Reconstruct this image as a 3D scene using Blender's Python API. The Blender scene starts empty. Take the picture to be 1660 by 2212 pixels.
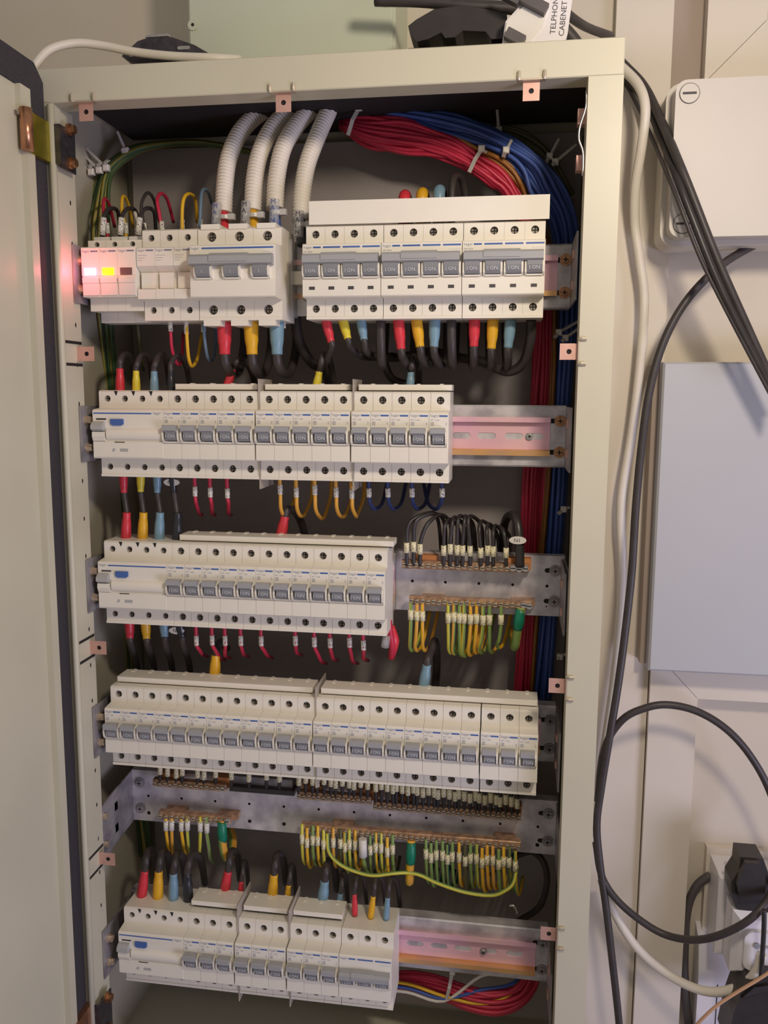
import bpy, math, random
from mathutils import Vector, Matrix, Euler
random.seed(7)
sc = bpy.context.scene
col = sc.collection
S = 0.001          # everything below is written in millimetres
Z0 = 1600.0        # height of the top rail above the floor
# ------------------------------------------------------------------ camera
CAM = (187.3, -750.2, -107.9); CROT = (1.43315, -0.005134, 0.150549); FPX = 1829.85
cd = bpy.data.cameras.new('camera'); cam = bpy.data.objects.new('camera', cd); col.objects.link(cam)
cam.location = (CAM[0]*S, CAM[1]*S, (CAM[2]+Z0)*S); cam.rotation_euler = CROT
cd.sensor_fit = 'VERTICAL'; cd.sensor_height = 24.0; cd.lens = FPX/2212*24.0; cd.clip_start = 0.01
sc.camera = cam
CR = Euler(CROT).to_matrix()
def PX(px, py, y):
    d = CR @ Vector(((px-830)/FPX, -(py-1106)/FPX, -1.0)); t = (y-CAM[1])/d.y
    return Vector((CAM[0]+t*d.x, y, CAM[2]+t*d.z))
# ------------------------------------------------------------------ light
w = bpy.data.worlds.new('room_ambient'); sc.world = w; w.use_nodes = True
w.node_tree.nodes['Background'].inputs[0].default_value = (1.0, 0.91, 0.86, 1)
w.node_tree.nodes['Background'].inputs[1].default_value = 0.31
def area(name, loc, target, size, power, colr, shape='DISK'):
    l = bpy.data.lights.new(name, 'AREA'); l.shape = shape; l.size = size; l.energy = power; l.color = colr
    o = bpy.data.objects.new(name, l); col.objects.link(o)
    a = Vector((loc[0]*S, loc[1]*S, (loc[2]+Z0)*S)); b = Vector((target[0]*S, target[1]*S, (target[2]+Z0)*S))
    o.location = a; o.rotation_euler = (b-a).to_track_quat('-Z', 'Y').to_euler(); return o
area('room_lamp', (410, -550, 220), (300, 0, -80), 0.10, 3.2, (1.0, 0.86, 0.71))
area('cool_fill', (1500, -1000, -800), (250, 50, -600), 0.7, 13.0, (0.70, 0.68, 1.0))  # unseen cool fill, added to tint the lower right lavender
sc.view_settings.view_transform = 'Standard'; sc.view_settings.look = 'None'
sc.view_settings.gamma = 1.0; sc.view_settings.use_curve_mapping = False; sc.view_settings.exposure = 0.0
# ------------------------------------------------------------------ materials
MATS = {}
def lin(c): return tuple((v/12.92 if v <= .04045 else ((v+.055)/1.055)**2.4) for v in [x/255 for x in c])
def mat(name, rgb, rough=.5, metal=0., var=.06, scale=40., bump=0., rgb2=None, emit=0., alpha=1., spec=.5, trans=0.):
    m = bpy.data.materials.new(name); m.use_nodes = True; nt = m.node_tree; b = nt.nodes['Principled BSDF']
    b.inputs['Roughness'].default_value = rough; b.inputs['Metallic'].default_value = metal
    b.inputs['Specular IOR Level'].default_value = spec
    c = lin(rgb); d = lin(rgb2) if rgb2 else tuple(max(0, v*(1-var*2)) for v in c)
    tc = nt.nodes.new('ShaderNodeTexCoord'); n = nt.nodes.new('ShaderNodeTexNoise')
    n.inputs['Scale'].default_value = scale; n.inputs['Detail'].default_value = 4
    r = nt.nodes.new('ShaderNodeValToRGB'); r.color_ramp.elements[0].color = (*d, 1); r.color_ramp.elements[1].color = (*c, 1)
    r.color_ramp.elements[0].position = .32; r.color_ramp.elements[1].position = .62
    nt.links.new(tc.outputs['Object'], n.inputs['Vector']); nt.links.new(n.outputs['Fac'], r.inputs['Fac'])
    nt.links.new(r.outputs['Color'], b.inputs['Base Color'])
    if bump:
        bp = nt.nodes.new('ShaderNodeBump'); bp.inputs['Strength'].default_value = bump; bp.inputs['Distance'].default_value = .0006
        nt.links.new(n.outputs['Fac'], bp.inputs['Height']); nt.links.new(bp.outputs['Normal'], b.inputs['Normal'])
    if emit:
        b.inputs['Emission Color'].default_value = (*c, 1); b.inputs['Emission Strength'].default_value = emit
    if trans: b.inputs['Transmission Weight'].default_value = trans
    b.inputs['Alpha'].default_value = alpha
    MATS[name] = m; return m
def printed(name, base, ink, sc_, thr):      # small illegible print on a label sleeve
    m = mat(name, base, .55); nt = m.node_tree; b = nt.nodes['Principled BSDF']
    n = nt.nodes.new('ShaderNodeTexNoise'); n.inputs['Scale'].default_value = sc_; n.inputs['Detail'].default_value = 1
    tc = nt.nodes.new('ShaderNodeTexCoord'); nt.links.new(tc.outputs['Object'], n.inputs['Vector'])
    r = nt.nodes.new('ShaderNodeValToRGB'); r.color_ramp.interpolation = 'CONSTANT'
    r.color_ramp.elements[0].color = (*lin(base), 1); r.color_ramp.elements[1].color = (*lin(ink), 1); r.color_ramp.elements[1].position = thr
    nt.links.new(n.outputs['Fac'], r.inputs['Fac']); nt.links.new(r.outputs['Color'], b.inputs['Base Color']); return m
mat('paint', (199, 194, 171), .42, var=.02, scale=12, bump=.05)
mat('paint_shaded', (176, 170, 150), .5, var=.04, scale=10)  # same cabinet paint, darkened for the shade inside
mat('plate_back', (158, 150, 146), .5, .0, var=.06, scale=14)
mat('wall_paint', (212, 202, 184), .8, var=.025, scale=9, bump=.1)
mat('trim_paint', (220, 210, 194), .55, var=.02, scale=9)
mat('shade_taupe', (168, 152, 138), .7, var=.03, scale=9)  # grey-brown shadow tone for the strip and the panel backing
mat('floor_mat', (120, 112, 104), .7, var=.1)
mat('plastic', (234, 228, 214), .38, var=.012, scale=60)
mat('plastic_in', (196, 188, 174), .45, var=.02)
mat('pvc', (222, 218, 208), .4, var=.02)
mat('lever', (162, 162, 163), .4, var=.03)
mat('lever_dark', (134, 135, 139), .38, var=.03)
mat('rcd_grey', (176, 176, 174), .45, var=.03)
mat('blue_print', (72, 104, 168), .45, var=.03)
mat('grey_print', (120, 128, 148), .6, var=.02)
mat('white_print', (205, 208, 214), .6, var=.02)
mat('dark_print', (70, 66, 66), .6, var=.02)
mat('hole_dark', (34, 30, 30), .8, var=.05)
mat('screw', (158, 150, 138), .35, .45, var=.2, scale=300)
mat('screw_brass', (190, 142, 104), .3, .85, var=.2, scale=300)
mat('steel', (206, 202, 196), .28, .9, var=.1, scale=200)
mat('clamp', (206, 186, 160), .35, .45, var=.2, scale=300)
mat('galv', (216, 212, 212), .38, .3, scale=55, rgb2=(172, 167, 172), bump=.08)
mat('galv_dark', (164, 160, 160), .45, .35, scale=55, rgb2=(124, 120, 124), bump=.08)
mat('pink_zinc', (246, 202, 204), .25, .2, scale=18, rgb2=(232, 180, 202))
mat('gold_zinc', (230, 178, 116), .3, .4, scale=25, rgb2=(206, 166, 140))
mat('clip_zinc', (224, 178, 162), .38, .5, var=.06, scale=60)
mat('spring', (196, 184, 162), .35, .4, var=.06)
mat('hinge_gold', (178, 166, 62), .3, .8, var=.1, scale=120)
mat('hinge_copper', (196, 142, 108), .28, .85, var=.1, scale=120)
mat('roof_shade', (44, 40, 40), .8, var=.1)  # near-black of the unlit roof underside
mat('gasket', (58, 54, 58), .85, var=.1, scale=300, bump=.2)
mat('black', (52, 48, 47), .38, var=.1, scale=80)
mat('black_cable', (64, 58, 56), .45, var=.1, scale=80)
mat('red_sleeve', (214, 58, 70), .32, var=.05)
mat('yellow_sleeve', (228, 174, 42), .32, var=.05)
mat('lemon_sleeve', (226, 206, 62), .32, var=.05)
mat('blue_sleeve', (122, 156, 174), .32, var=.05)
mat('black_sleeve', (44, 46, 50), .25, var=.05)
mat('green_sleeve', (18, 122, 92), .35, var=.05)
mat('red_wire', (198, 46, 74), .42, var=.08)
mat('blue_wire', (66, 94, 168), .42, var=.08)
mat('darkblue_wire', (44, 58, 108), .42, var=.08)
mat('brown_wire', (156, 104, 44), .42, var=.08)
mat('yellow_wire', (232, 182, 44), .4, var=.06)
mat('orange_wire', (226, 168, 66), .4, var=.06)
mat('greyblue_wire', (108, 132, 152), .42, var=.06)
mat('green_wire', (126, 154, 80), .42, var=.08)
mat('darkgreen_wire', (34, 84, 70), .42, var=.08)
mat('lime_wire', (212, 204, 76), .42, var=.08)
mat('shaded_lime', (166, 152, 70), .5, var=.1); mat('shaded_green', (72, 100, 62), .5, var=.1)  # lime and green wire colours darkened for the shadow on the bundle
mat('olive_wire', (84, 84, 50), .5, var=.08)
mat('white_wire', (222, 214, 202), .45, var=.03)
mat('white_cable', (226, 218, 202), .45, var=.03)
mat('conduit', (232, 224, 210), .45, var=.02)
mat('tie', (206, 202, 194), .35, var=.03, alpha=.85)
mat('clear_tube', (214, 214, 214), .2, var=.02, alpha=.38)
mat('divider', (196, 186, 172), .3, var=.02, alpha=.75)
mat('brass', (200, 160, 124), .38, .4, scale=160, rgb2=(144, 112, 92), bump=.2)
mat('insulator', (206, 138, 86), .5, var=.06)
mat('box_grey', (202, 208, 186), .5, var=.015, scale=10)
mat('box_white', (204, 197, 186), .45, var=.015, scale=10)
mat('panel_cool', (184, 185, 188), .5, var=.012, scale=6)
mat('dark_metal', (88, 84, 88), .35, .6, var=.2, scale=120)
mat('socket_white', (226, 222, 222), .25, var=.01)
mat('cord_tan', (204, 160, 124), .5, var=.04)
mat('grey_cable', (86, 80, 80), .5, var=.06)
mat('led_violet', (206, 150, 255), .3, emit=4.5)
mat('led_yellow', (255, 214, 20), .3, emit=2.2)
mat('led_off', (120, 84, 84), .3)
mat('ink', (60, 56, 62), .6); mat('ink_blue', (70, 84, 140), .6)
printed('marker', (232, 228, 214), (120, 116, 114), 900, .58)
printed('marker_cream', (234, 226, 186), (136, 128, 108), 900, .59)
M = MATS
# ------------------------------------------------------------------ mesh building (mm in, metres out)
class MB:
    def __init__(s): s.v = []; s.f = []; s.m = []
    def q(s, pts, mi=0):
        n = len(s.v); s.v += [tuple(p) for p in pts]; s.f.append(tuple(range(n, n+len(pts)))); s.m.append(mi); return s
    def box(s, x0, x1, y0, y1, z0, z1, mi=0):
        n = len(s.v); s.v += [(x, y, z) for z in (z0, z1) for y in (y0, y1) for x in (x0, x1)]
        for a in ((0,2,3,1),(4,5,7,6),(0,1,5,4),(2,6,7,3),(0,4,6,2),(1,3,7,5)): s.f.append(tuple(n+i for i in a)); s.m.append(mi)
        return s
    def cbox(s, x0, x1, y0, y1, z0, z1, c=1., mi=0):        # box with a chamfered front (-y) edge
        n = len(s.v)
        s.v += [(x0,y1,z0),(x1,y1,z0),(x1,y1,z1),(x0,y1,z1),(x0,y0+c,z0),(x1,y0+c,z0),(x1,y0+c,z1),(x0,y0+c,z1),(x0+c,y0,z0+c),(x1-c,y0,z0+c),(x1-c,y0,z1-c),(x0+c,y0,z1-c)]
        F = [(3,2,1,0),(8,9,10,11)]
        for i in range(4):
            j = (i+1) % 4; F += [(i,j,4+j,4+i),(4+i,4+j,8+j,8+i)]
        for a in F: s.f.append(tuple(n+i for i in a)); s.m.append(mi)
        return s
    def prism(s, prof, x0, x1, skip=(), mi=0):              # (y,z) outline pushed along x
        n = len(s.v); k = len(prof); s.v += [(x0, y, z) for y, z in prof]+[(x1, y, z) for y, z in prof]
        for i in range(k):
            if i in skip: continue
            j = (i+1) % k; s.f.append((n+i, n+j, n+k+j, n+k+i)); s.m.append(mi)
        s.f.append(tuple(n+i for i in range(k))[::-1]); s.m.append(mi); s.f.append(tuple(n+k+i for i in range(k))); s.m.append(mi); return s
    def poly(s, pts, f, d0, d1, mi=0):                      # outline (u,v) through map f(u,v,w), thickness w d0..d1
        n = len(s.v); k = len(pts); s.v += [f(u, v, d0) for u, v in pts]+[f(u, v, d1) for u, v in pts]
        for i in range(k):
            j = (i+1) % k; s.f.append((n+i, n+j, n+k+j, n+k+i)); s.m.append(mi)
        s.f.append(tuple(n+i for i in range(k))[::-1]); s.m.append(mi); s.f.append(tuple(n+k+i for i in range(k))); s.m.append(mi); return s
    def cell(s, u0, u1, v0, v1, hole, f, depth, close=False, mi=0, hm=None):   # rectangle with a hole and the hole's wall
        cu = sum(p[0] for p in hole)/len(hole); cv = sum(p[1] for p in hole)/len(hole)
        def hit(a):
            c, d = math.cos(a), math.sin(a); t = 1e9
            if c > 1e-9: t = min(t, (u1-cu)/c)
            if c < -1e-9: t = min(t, (u0-cu)/c)
            if d > 1e-9: t = min(t, (v1-cv)/d)
            if d < -1e-9: t = min(t, (v0-cv)/d)
            return (cu+c*t, cv+d*t)
        A = [(math.atan2(p[1]-cv, p[0]-cu), p) for p in hole]; A.sort(key=lambda e: e[0])
        corners = [(u0, v0), (u1, v0), (u1, v1), (u0, v1)]; out = [hit(a) for a, _ in A]
        for c in corners:
            ca = math.atan2(c[1]-cv, c[0]-cu); i = min(range(len(A)), key=lambda i: abs((A[i][0]-ca+math.pi) % (2*math.pi)-math.pi)); out[i] = c
        k = len(A); n = len(s.v)
        s.v += [f(u, v, 0) for u, v in out]+[f(p[0], p[1], 0) for _, p in A]+[f(p[0], p[1], depth) for _, p in A]
        for i in range(k):
            j = (i+1) % k
            s.f.append((n+i, n+j, n+k+j, n+k+i)); s.m.append(mi)
            s.f.append((n+k+i, n+k+j, n+2*k+j, n+2*k+i)); s.m.append(hm if hm is not None else mi)
        if close: s.f.append(tuple(n+2*k+i for i in range(k))); s.m.append(hm if hm is not None else mi)
        return s
    def cyl(s, a, b, r0, r1=None, n=12, mi=0):
        a = Vector(a); b = Vector(b); r1 = r0 if r1 is None else r1; d = (b-a).normalized()
        u = d.orthogonal().normalized(); w_ = d.cross(u); o = len(s.v)
        for c, r in ((a, r0), (b, r1)):
            for i in range(n):
                t = 2*math.pi*i/n; s.v.append(tuple(c+(u*math.cos(t)+w_*math.sin(t))*r))
        for i in range(n):
            j = (i+1) % n; s.f.append((o+i, o+j, o+n+j, o+n+i)); s.m.append(mi)
        s.f.append(tuple(o+i for i in range(n))[::-1]); s.f.append(tuple(o+n+i for i in range(n))); s.m += [mi, mi]; return s
    def tube(s, pts, r, n=8, sub=5, split=None, phase=0., cap=True):   # smooth tube; r number or list along control points
        P = [Vector(p) for p in pts]; R = r if isinstance(r, (list, tuple)) else [r]*len(P)
        Q = []; RR = []
        for i in range(len(P)-1):
            p0 = P[i-1] if i else P[0]*2-P[1]; p1 = P[i]; p2 = P[i+1]; p3 = P[i+2] if i+2 < len(P) else P[i+1]*2-P[i]
            for k in range(sub):
                t = k/sub; Q.append(.5*((2*p1)+(p2-p0)*t+(2*p0-5*p1+4*p2-p3)*t*t+(3*p1-p0-3*p2+p3)*t**3)); RR.append(R[i]+(R[i+1]-R[i])*t)
        Q.append(P[-1]); RR.append(R[-1]); o = len(s.v); u = None
        for i, c in enumerate(Q):
            d = (Q[min(i+1, len(Q)-1)]-Q[max(i-1, 0)]).normalized()
            u = d.orthogonal().normalized() if u is None else (u-d*u.dot(d)).normalized()
            v = d.cross(u)
            for k in range(n):
                t = 2*math.pi*k/n+phase; s.v.append(tuple(c+(u*math.cos(t)+v*math.sin(t))*RR[i]))
        for i in range(len(Q)-1):
            for k in range(n):
                j = (k+1) % n; s.f.append((o+i*n+k, o+i*n+j, o+(i+1)*n+j, o+(i+1)*n+k)); s.m.append(1 if split and k >= n*split else 0)
        if cap:
            e = o+(len(Q)-1)*n; s.f.append(tuple(o+k for k in range(n))[::-1]); s.f.append(tuple(e+k for k in range(n))); s.m += [0, 0]
        return s
    def mesh(s, name, mats, smooth=False):
        me = bpy.data.meshes.new(name); me.from_pydata([(x*S, y*S, z*S) for x, y, z in s.v], [], s.f)
        for m in (mats if isinstance(mats, (list, tuple)) else [mats]): me.materials.append(M[m])
        for p, mi in zip(me.polygons, s.m): p.material_index = mi
        if smooth:
            for p in me.polygons: p.use_smooth = len(p.vertices) == 4
        me.validate(); return me
    def part(s, name, mats, parent, smooth=False, label=None, loc=None):
        o = bpy.data.objects.new(name, s.mesh(name, mats, smooth)); col.objects.link(o); o.parent = parent
        if loc: o.location = [c*S for c in loc]
        if label: o['label'] = label
        return o
    def thing(s, name, mats, label, cat, group=None, smooth=False, kind=None):   # single-mesh thing, absolute mm
        c = Vector((sum(v[0] for v in s.v)/len(s.v), sum(v[1] for v in s.v)/len(s.v), min(v[2] for v in s.v)))
        s.v = [tuple(Vector(v)-c) for v in s.v]; o = bpy.data.objects.new(name, s.mesh(name, mats, smooth)); col.objects.link(o)
        o.location = (c.x*S, c.y*S, (c.z+Z0)*S); tag(o, label, cat, group, kind); return o
def tag(o, label=None, cat=None, group=None, kind=None):
    if label: o['label'] = label
    if cat: o['category'] = cat
    if group: o['group'] = group
    if kind: o['kind'] = kind
    return o
def root(name, x, y, z, label=None, cat=None, group=None, kind=None):
    o = bpy.data.objects.new(name, None); o.empty_display_size = .01; col.objects.link(o); o.location = (x*S, y*S, (z+Z0)*S)
    return tag(o, label, cat, group, kind)
def dup(src, x, y, z, label, group=None):
    r = src.copy(); col.objects.link(r); r.location = (x*S, y*S, (z+Z0)*S); r['label'] = label
    if group: r['group'] = group
    for ch in src.children:
        c = ch.copy(); col.objects.link(c); c.parent = r
        for g in ch.children:
            d = g.copy(); col.objects.link(d); d.parent = c
    return r
def inst(me, name, parent, loc):       # shared-mesh part
    o = bpy.data.objects.new(name, me); col.objects.link(o); o.parent = parent; o.location = [c*S for c in loc]; return o
FRONT = lambda y: (lambda u, v, w_: (u, y+w_, v))
def circ(cx, cz, r, n=16, ph=0.): return [(cx+r*math.cos(2*math.pi*i/n+ph), cz+r*math.sin(2*math.pi*i/n+ph)) for i in range(n)]
def slot(cx, cz, L, h, n=6):
    r = h/2; a = L/2-r
    return [(cx+a+r*math.cos(-math.pi/2+math.pi*i/n), cz+r*math.sin(-math.pi/2+math.pi*i/n)) for i in range(n+1)]+[(cx-a+r*math.cos(math.pi/2+math.pi*i/n), cz+r*math.sin(math.pi/2+math.pi*i/n)) for i in range(n+1)]
def text_mb(body, size, x, z, y, mb=None, rot=0.):   # lettering as flat faces in the xz plane, facing -y; x,z = left base line
    cu = bpy.data.curves.new('t', 'FONT'); cu.body = body; cu.size = size; cu.resolution_u = 2
    o = bpy.data.objects.new('t', cu); me = bpy.data.meshes.new_from_object(o)
    mb = mb or MB(); n = len(mb.v); c, s_ = math.cos(rot), math.sin(rot)
    mb.v += [(x+v.co.x*c-v.co.y*s_, y, z+v.co.x*s_+v.co.y*c) for v in me.vertices]
    for p in me.polygons: mb.f.append(tuple(n+i for i in p.vertices)); mb.m.append(0)
    bpy.data.objects.remove(o); bpy.data.curves.remove(cu); bpy.data.meshes.remove(me); return mb
ORD = ['first','second','third','fourth','fifth','sixth','seventh','eighth','ninth','tenth','eleventh','twelfth','thirteenth','fourteenth','fifteenth','sixteenth','seventeenth','eighteenth','nineteenth','twentieth','twenty-first','twenty-second','twenty-third','twenty-fourth','twenty-fifth','twenty-sixth','twenty-seventh','twenty-eighth','twenty-ninth','thirtieth']
# fixed positions read from the photograph: five rows of switchgear
RZ = [0.0, -146.1, -291.3, -438.4, -676.3]; XL = -203.5; MOD = 17.5
# ================================================================== the room
def struct(mb, name, m): o = mb.thing(name, m, None, None, kind='structure'); return o
struct(MB().box(-1600, 1500, 170, 200, -1600, 900), 'wall_back', 'wall_paint')
struct(MB().box(-1600, 1500, -2600, 170, -1650, -1600), 'floor', 'floor_mat')
# boards, frames and a painted shade strip on the wall beside the cabinet
struct(MB().poly([(277, -1600), (338, -1600), (338, 60), (331, 61), (331, 900), (277, 900)], lambda u, v, w_: (u, w_, v), 158, 170), 'trim_1', 'trim_paint')
struct(MB().box(331, 361, 166, 170, 60, 900), 'shade_strip', 'shade_taupe')  # shadow beside the frame, painted as a flat strip
def frame_piece(n, pts): struct(MB().poly(pts, lambda u, v, w_: (u, w_, v), 150, 170), n, 'trim_paint')
frame_piece('trim_3', [(361, 900), (361, 191), (415, 245), (415, 900)])
frame_piece('trim_4', [(361.4, 190.8), (820, 190.8), (820, 245), (415.3, 244.7)])
frame_piece('trim_5', [(339, -373), (339, -1600), (388, -1600), (388, -425)])
frame_piece('trim_6', [(339.4, -372.8), (820, -372.8), (820, -424.7), (388.3, -424.7)])
# ================================================================== cabinet
cab = root('electrical_cabinet', 13, 70, -832, 'cream steel distribution cabinet standing open on the wall', 'cabinet')
CO = Vector((13, 70, -832))
def cpart(mb, name, m, parent=None, smooth=False, label=None):
    mb.v = [tuple(Vector(v)-CO) for v in mb.v]; return mb.part(name, m, parent or cab, smooth, label)
XA, XB, YA, YB, ZA, ZB = -239, 266, -30, 168, -832, 168
cpart(MB().box(XA, XB, YB-1.5, YB, ZA, ZB), 'back_panel', 'paint_shaded')
cpart(MB().box(XA, XA+1.5, YA+1.5, YB, ZA, ZB), 'side_panel', 'paint_shaded')
cpart(MB().box(XB-1.5, XB, YA+1.5, YB, ZA, ZB), 'side_panel', 'paint_shaded')
cpart(MB().box(XA, XB, YA+1.5, YB, ZB-1.5, ZB), 'top_panel', 'paint')
cpart(MB().box(XA, XB, YA+1.5, YB, ZA, ZA+1.5), 'bottom_panel', 'paint')
IL, IR, IT, IB = -213, 239, 140, -806
fr = MB()
fr.cbox(XA, XB, YA, YA+2, IT, ZB, .8); fr.cbox(XA, XB, YA, YA+2, ZA, IB, .8); fr.box(XA, IL, YA, YA+2, IB, IT); fr.box(IR, XB, YA, YA+2, IB, IT)
cpart(fr, 'front_frame', 'paint')
# returned lips around the opening, the left one perforated
cpart(MB().box(IL, IR, YA+2, -6, IT, IT+1.5), 'frame_lip', 'paint')
cpart(MB().box(IR, IR+1.5, YA+2, -6, IB, IT), 'frame_lip', 'paint')
cpart(MB().box(IL, IR, YA+2, -6, IB-1.5, IB), 'frame_lip', 'paint')
lp = MB(); F = lambda u, v, w_: (IL-w_, u, v)
lp.cell(YA+2, 4, 80, IT, slot(-9, 110, 2.6, 2.4), F, 1.5)
zz = 80
while zz > IB:
    z1 = max(zz-36, IB)
    lp.cell(YA+2, 4, z1, zz, [(-6+1.2*math.cos(t*math.pi/5), (zz+z1)/2+2.3*math.sin(t*math.pi/5)) for t in range(10)], F, 1.5, True, hm=1); zz = z1
lp.box(IL-9, IL-1.5, 2.5, 4, IB, IT)
cpart(lp, 'frame_lip', ['paint', 'hole_dark'])
rd = MB(); rd.tube([(IL-1, YA-1, IT-2), (IL-1, YA-1, -300), (IL-1, YA-1, IB)], 3.2, 8, 2); cpart(rd, 'edge_bead', 'paint', smooth=True)
# inner mounting plate at the back
cpart(MB().box(-224, 248, 150, 152, -815, 150), 'mounting_plate', 'plate_back')
cpart(MB().box(-222, 248, 4, 150, 160, 163), 'roof_shade_sheet', 'roof_shade', label='black sheet added for the shade under the roof')  # added sheet that blackens the unlit underside of the roof
# cover fixing clips along the opening
def clip(x, z, side):
    m = MB()
    fm = {0: lambda u, v, w_: (x+u, -26+w_, z+v), 1: lambda u, v, w_: (x+v, -26+w_, z+u), 2: lambda u, v, w_: (x-v, -6+w_, z+u)}[side]
    m.cell(-6.6, 6.6, -16, 1, circ(0, -8.5, 2.1, 12), fm, 1.2, True, hm=1)
    o = cpart(m, 'cover_clip', ['clip_zinc', 'hole_dark'])
    p = MB()
    for u in (-10, 10):
        if side < 2: p.tube([fm(u, -1.5, -4.6), fm(u, 1, -5.2), fm(u, 5, -5)], [1.3, 1.7, 1.5], 8, 3)
        else: cpart(MB().box(IL, IL+.3, -26, 3, z+u-1.3, z+u+1.3), 'clip_slot', 'hole_dark', o)
    if side < 2: p.poly([(-11, -1.6), (11, -1.6), (11, -.4), (-11, -.4)], fm, -4.6, 1); cpart(p, 'clip_spring', 'spring', o)
for x in (-184, -8.5, 195): clip(x, 141, 0)
for z in (-72, -358, -592): clip(240, z, 1)
for z in (-72, -352, -571):
    clip(-212, z, 2)
# earth strap along the upper right edge of the opening
st = MB(); st.tube([(238, -27, 130), (238, -27, 118), (234, -27, 104), (233.5, -27, 94), (237, -27, 84), (237.5, -27, 66)], .9, 6, 4); cpart(st, 'earth_strap', 'steel', smooth=True)
for zz in (110, 74): cpart(MB().box(233, 239, -12, -2, zz, zz+12), 'strap_tab', 'clip_zinc')
# door, swung open towards the room
dr = MB(); dr.box(-246, -222, -560, -56, ZA+2, ZB-1)
door = cpart(dr, 'door', 'paint')
g = MB()
g.poly([(-31, -828), (-31, 156), (-44, 168), (-560, 168), (-560, 142), (-56, 142), (-56, -828)], lambda u, v, w_: (-220-w_, u, v), 0, 8)
cpart(g, 'gasket', 'gasket', door, label='black foam door gasket')
cpart(MB().prism([(-67, -826), (-67, 124), (-56, 124), (-56, -826)], -222, -216), 'door_lip', 'paint', door)
cpart(MB().box(-222, -217, -72, -57, 118, 142), 'lip_corner', 'paint', door)
cpart(MB().cyl((-222, -74, 119), (-220.5, -74, 119), 2, 2, 10), 'rivet', 'steel', door)
def hinge(z0, z1, gm, cm):
    h = MB(); h.box(-220, -214.6, -66, -31, z0, z1); o = cpart(h, 'hinge', gm)
    cpart(MB().cyl((-214, -70.5, z0), (-214, -70.5, z1), 5.2, 5.2, 16), 'hinge_knuckle', cm, o, True)
    b = MB(); b.box(-217, -206, -32, -30.2, z0-1, z1-1); b.box(-207.5, -206, -30.2, -6, z0-4, z1-1); cpart(b, 'hinge_bracket', 'dark_metal', o)
    for z in (z1-2, z0+3):
        bt = MB(); bt.cyl((-206, -18, z), (-203, -18, z), 5.2, 5.2, 16); bt.cyl((-203, -18, z), (-199, -18, z), 3.8, 3.8, 6); cpart(bt, 'hinge_bolt', 'screw_brass', o)
hinge(90, 123, 'hinge_gold', 'hinge_copper'); hinge(-752, -712, 'hinge_copper', 'hinge_copper')
# ================================================================== rails
def xscrew(r=5., mb=None):    # cross-head screw with washer, facing -y, at the origin
    m = mb or MB(); m.cyl((0, 0, 0), (0, -1.2, 0), r, r, 18); m.cyl((0, -1.2, 0), (0, -3, 0), r*.72, r*.66, 6)
    m.box(-r*.42, r*.42, -3.05, -2.9, -.55, .55, 1); m.box(-.55, .55, -3.06, -2.9, -r*.42, r*.42, 1); return m
SCREW_B = xscrew(5.4).mesh('rail_screw', ['screw_brass', 'hole_dark']); SCREW_G = xscrew(5.6).mesh('rail_screw', ['galv_dark', 'hole_dark'])
SCREW_S = xscrew(3.4).mesh('slot_screw', ['steel', 'hole_dark'])
def rail(row, label, sm=SCREW_B, x1=222, slots=(), slotscrews=(), xc=236):
    z = RZ[row]; t = root('mounting_rail', 0, 0, z, label, 'rail')
    gm = 'galv'
    c = MB(); c.prism([(76, 29), (63, 29), (62, 27.5), (62, -27.5), (63, -29), (76, -29), (76, -28), (63.5, -28), (63.5, 28), (76, 28)], -214, xc); c.part('channel', gm, t)
    hb = MB()
    hb.prism([(54.5, 18), (54.5, 13.2), (61.3, 13.2), (61.3, 12.5), (62, 12.5), (62, 14), (55.5, 14), (55.5, 18)], -205, x1)
    hb.prism([(54.5, -18), (55.5, -18), (55.5, -14), (62, -14), (62, -12.5), (61.3, -12.5), (61.3, -13.2), (54.5, -13.2)], -205, x1, mi=1)
    xs = sorted(slots)
    if not xs: hb.box(-205, x1, 61.3, 61.9, -12.6, 12.6)
    else:
        ed = [xs[0]-13]+[(a+b)/2 for a, b in zip(xs, xs[1:])]+[x1]
        hb.box(-205, ed[0], 61.3, 61.9, -12.6, 12.6)
        for i, x in enumerate(xs): hb.cell(ed[i], ed[i+1], -12.6, 12.6, slot(x, 0, 17.5, 6), FRONT(61.3), .7)
    hb.part('hat_rail', ['pink_zinc', 'gold_zinc'], t)
    for zz in (14.6, -14.6):
        if xc > 200: inst(sm, 'rail_screw', t, (231, 61.5, zz))
        inst(sm, 'rail_screw', t, (-210, 61.5, zz))
        if xc > 200: MB().poly(slot(225.5, zz, 9, 4.4), FRONT(61.7), 0, .25).part('adjusting_slot', 'hole_dark', t)
    for x in slotscrews: inst(SCREW_S, 'slot_screw', t, (x, 60.5, 0))
    b = MB(); b.box(236, 237.5, -4, 66, -28, 28); b.part('end_bracket', 'galv_dark', t)
    b = MB(); b.box(-212.5, -211, -8, 66, -26, 26); b.part('end_bracket', 'galv_dark', t)
    for zz in (13, -13):
        for xx, s_ in ((-211, 1),):
            m = MB(); m.cyl((xx, 2, zz), (xx+1.2, 2, zz), 4.6, 4.6, 14); m.cyl((xx+1.2, 2, zz), (xx+5, 2, zz), 3.6, 3.6, 6); m.part('bracket_bolt', 'clamp', t)
        m = MB(); m.box(234.5, 239, 20, 27, zz-3.5, zz+3.5); m.part('bracket_nut', 'clip_zinc', t)
    return t
rail(0, 'galvanised rail carrying the main switch and three four-pole switches', slots=(), x1=224)
rail(1, 'galvanised rail with long bare pink strip beside fifteen breakers', x1=222, slots=(139, 163, 188.5, 207, 232)[:4], slotscrews=(203,))
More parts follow.
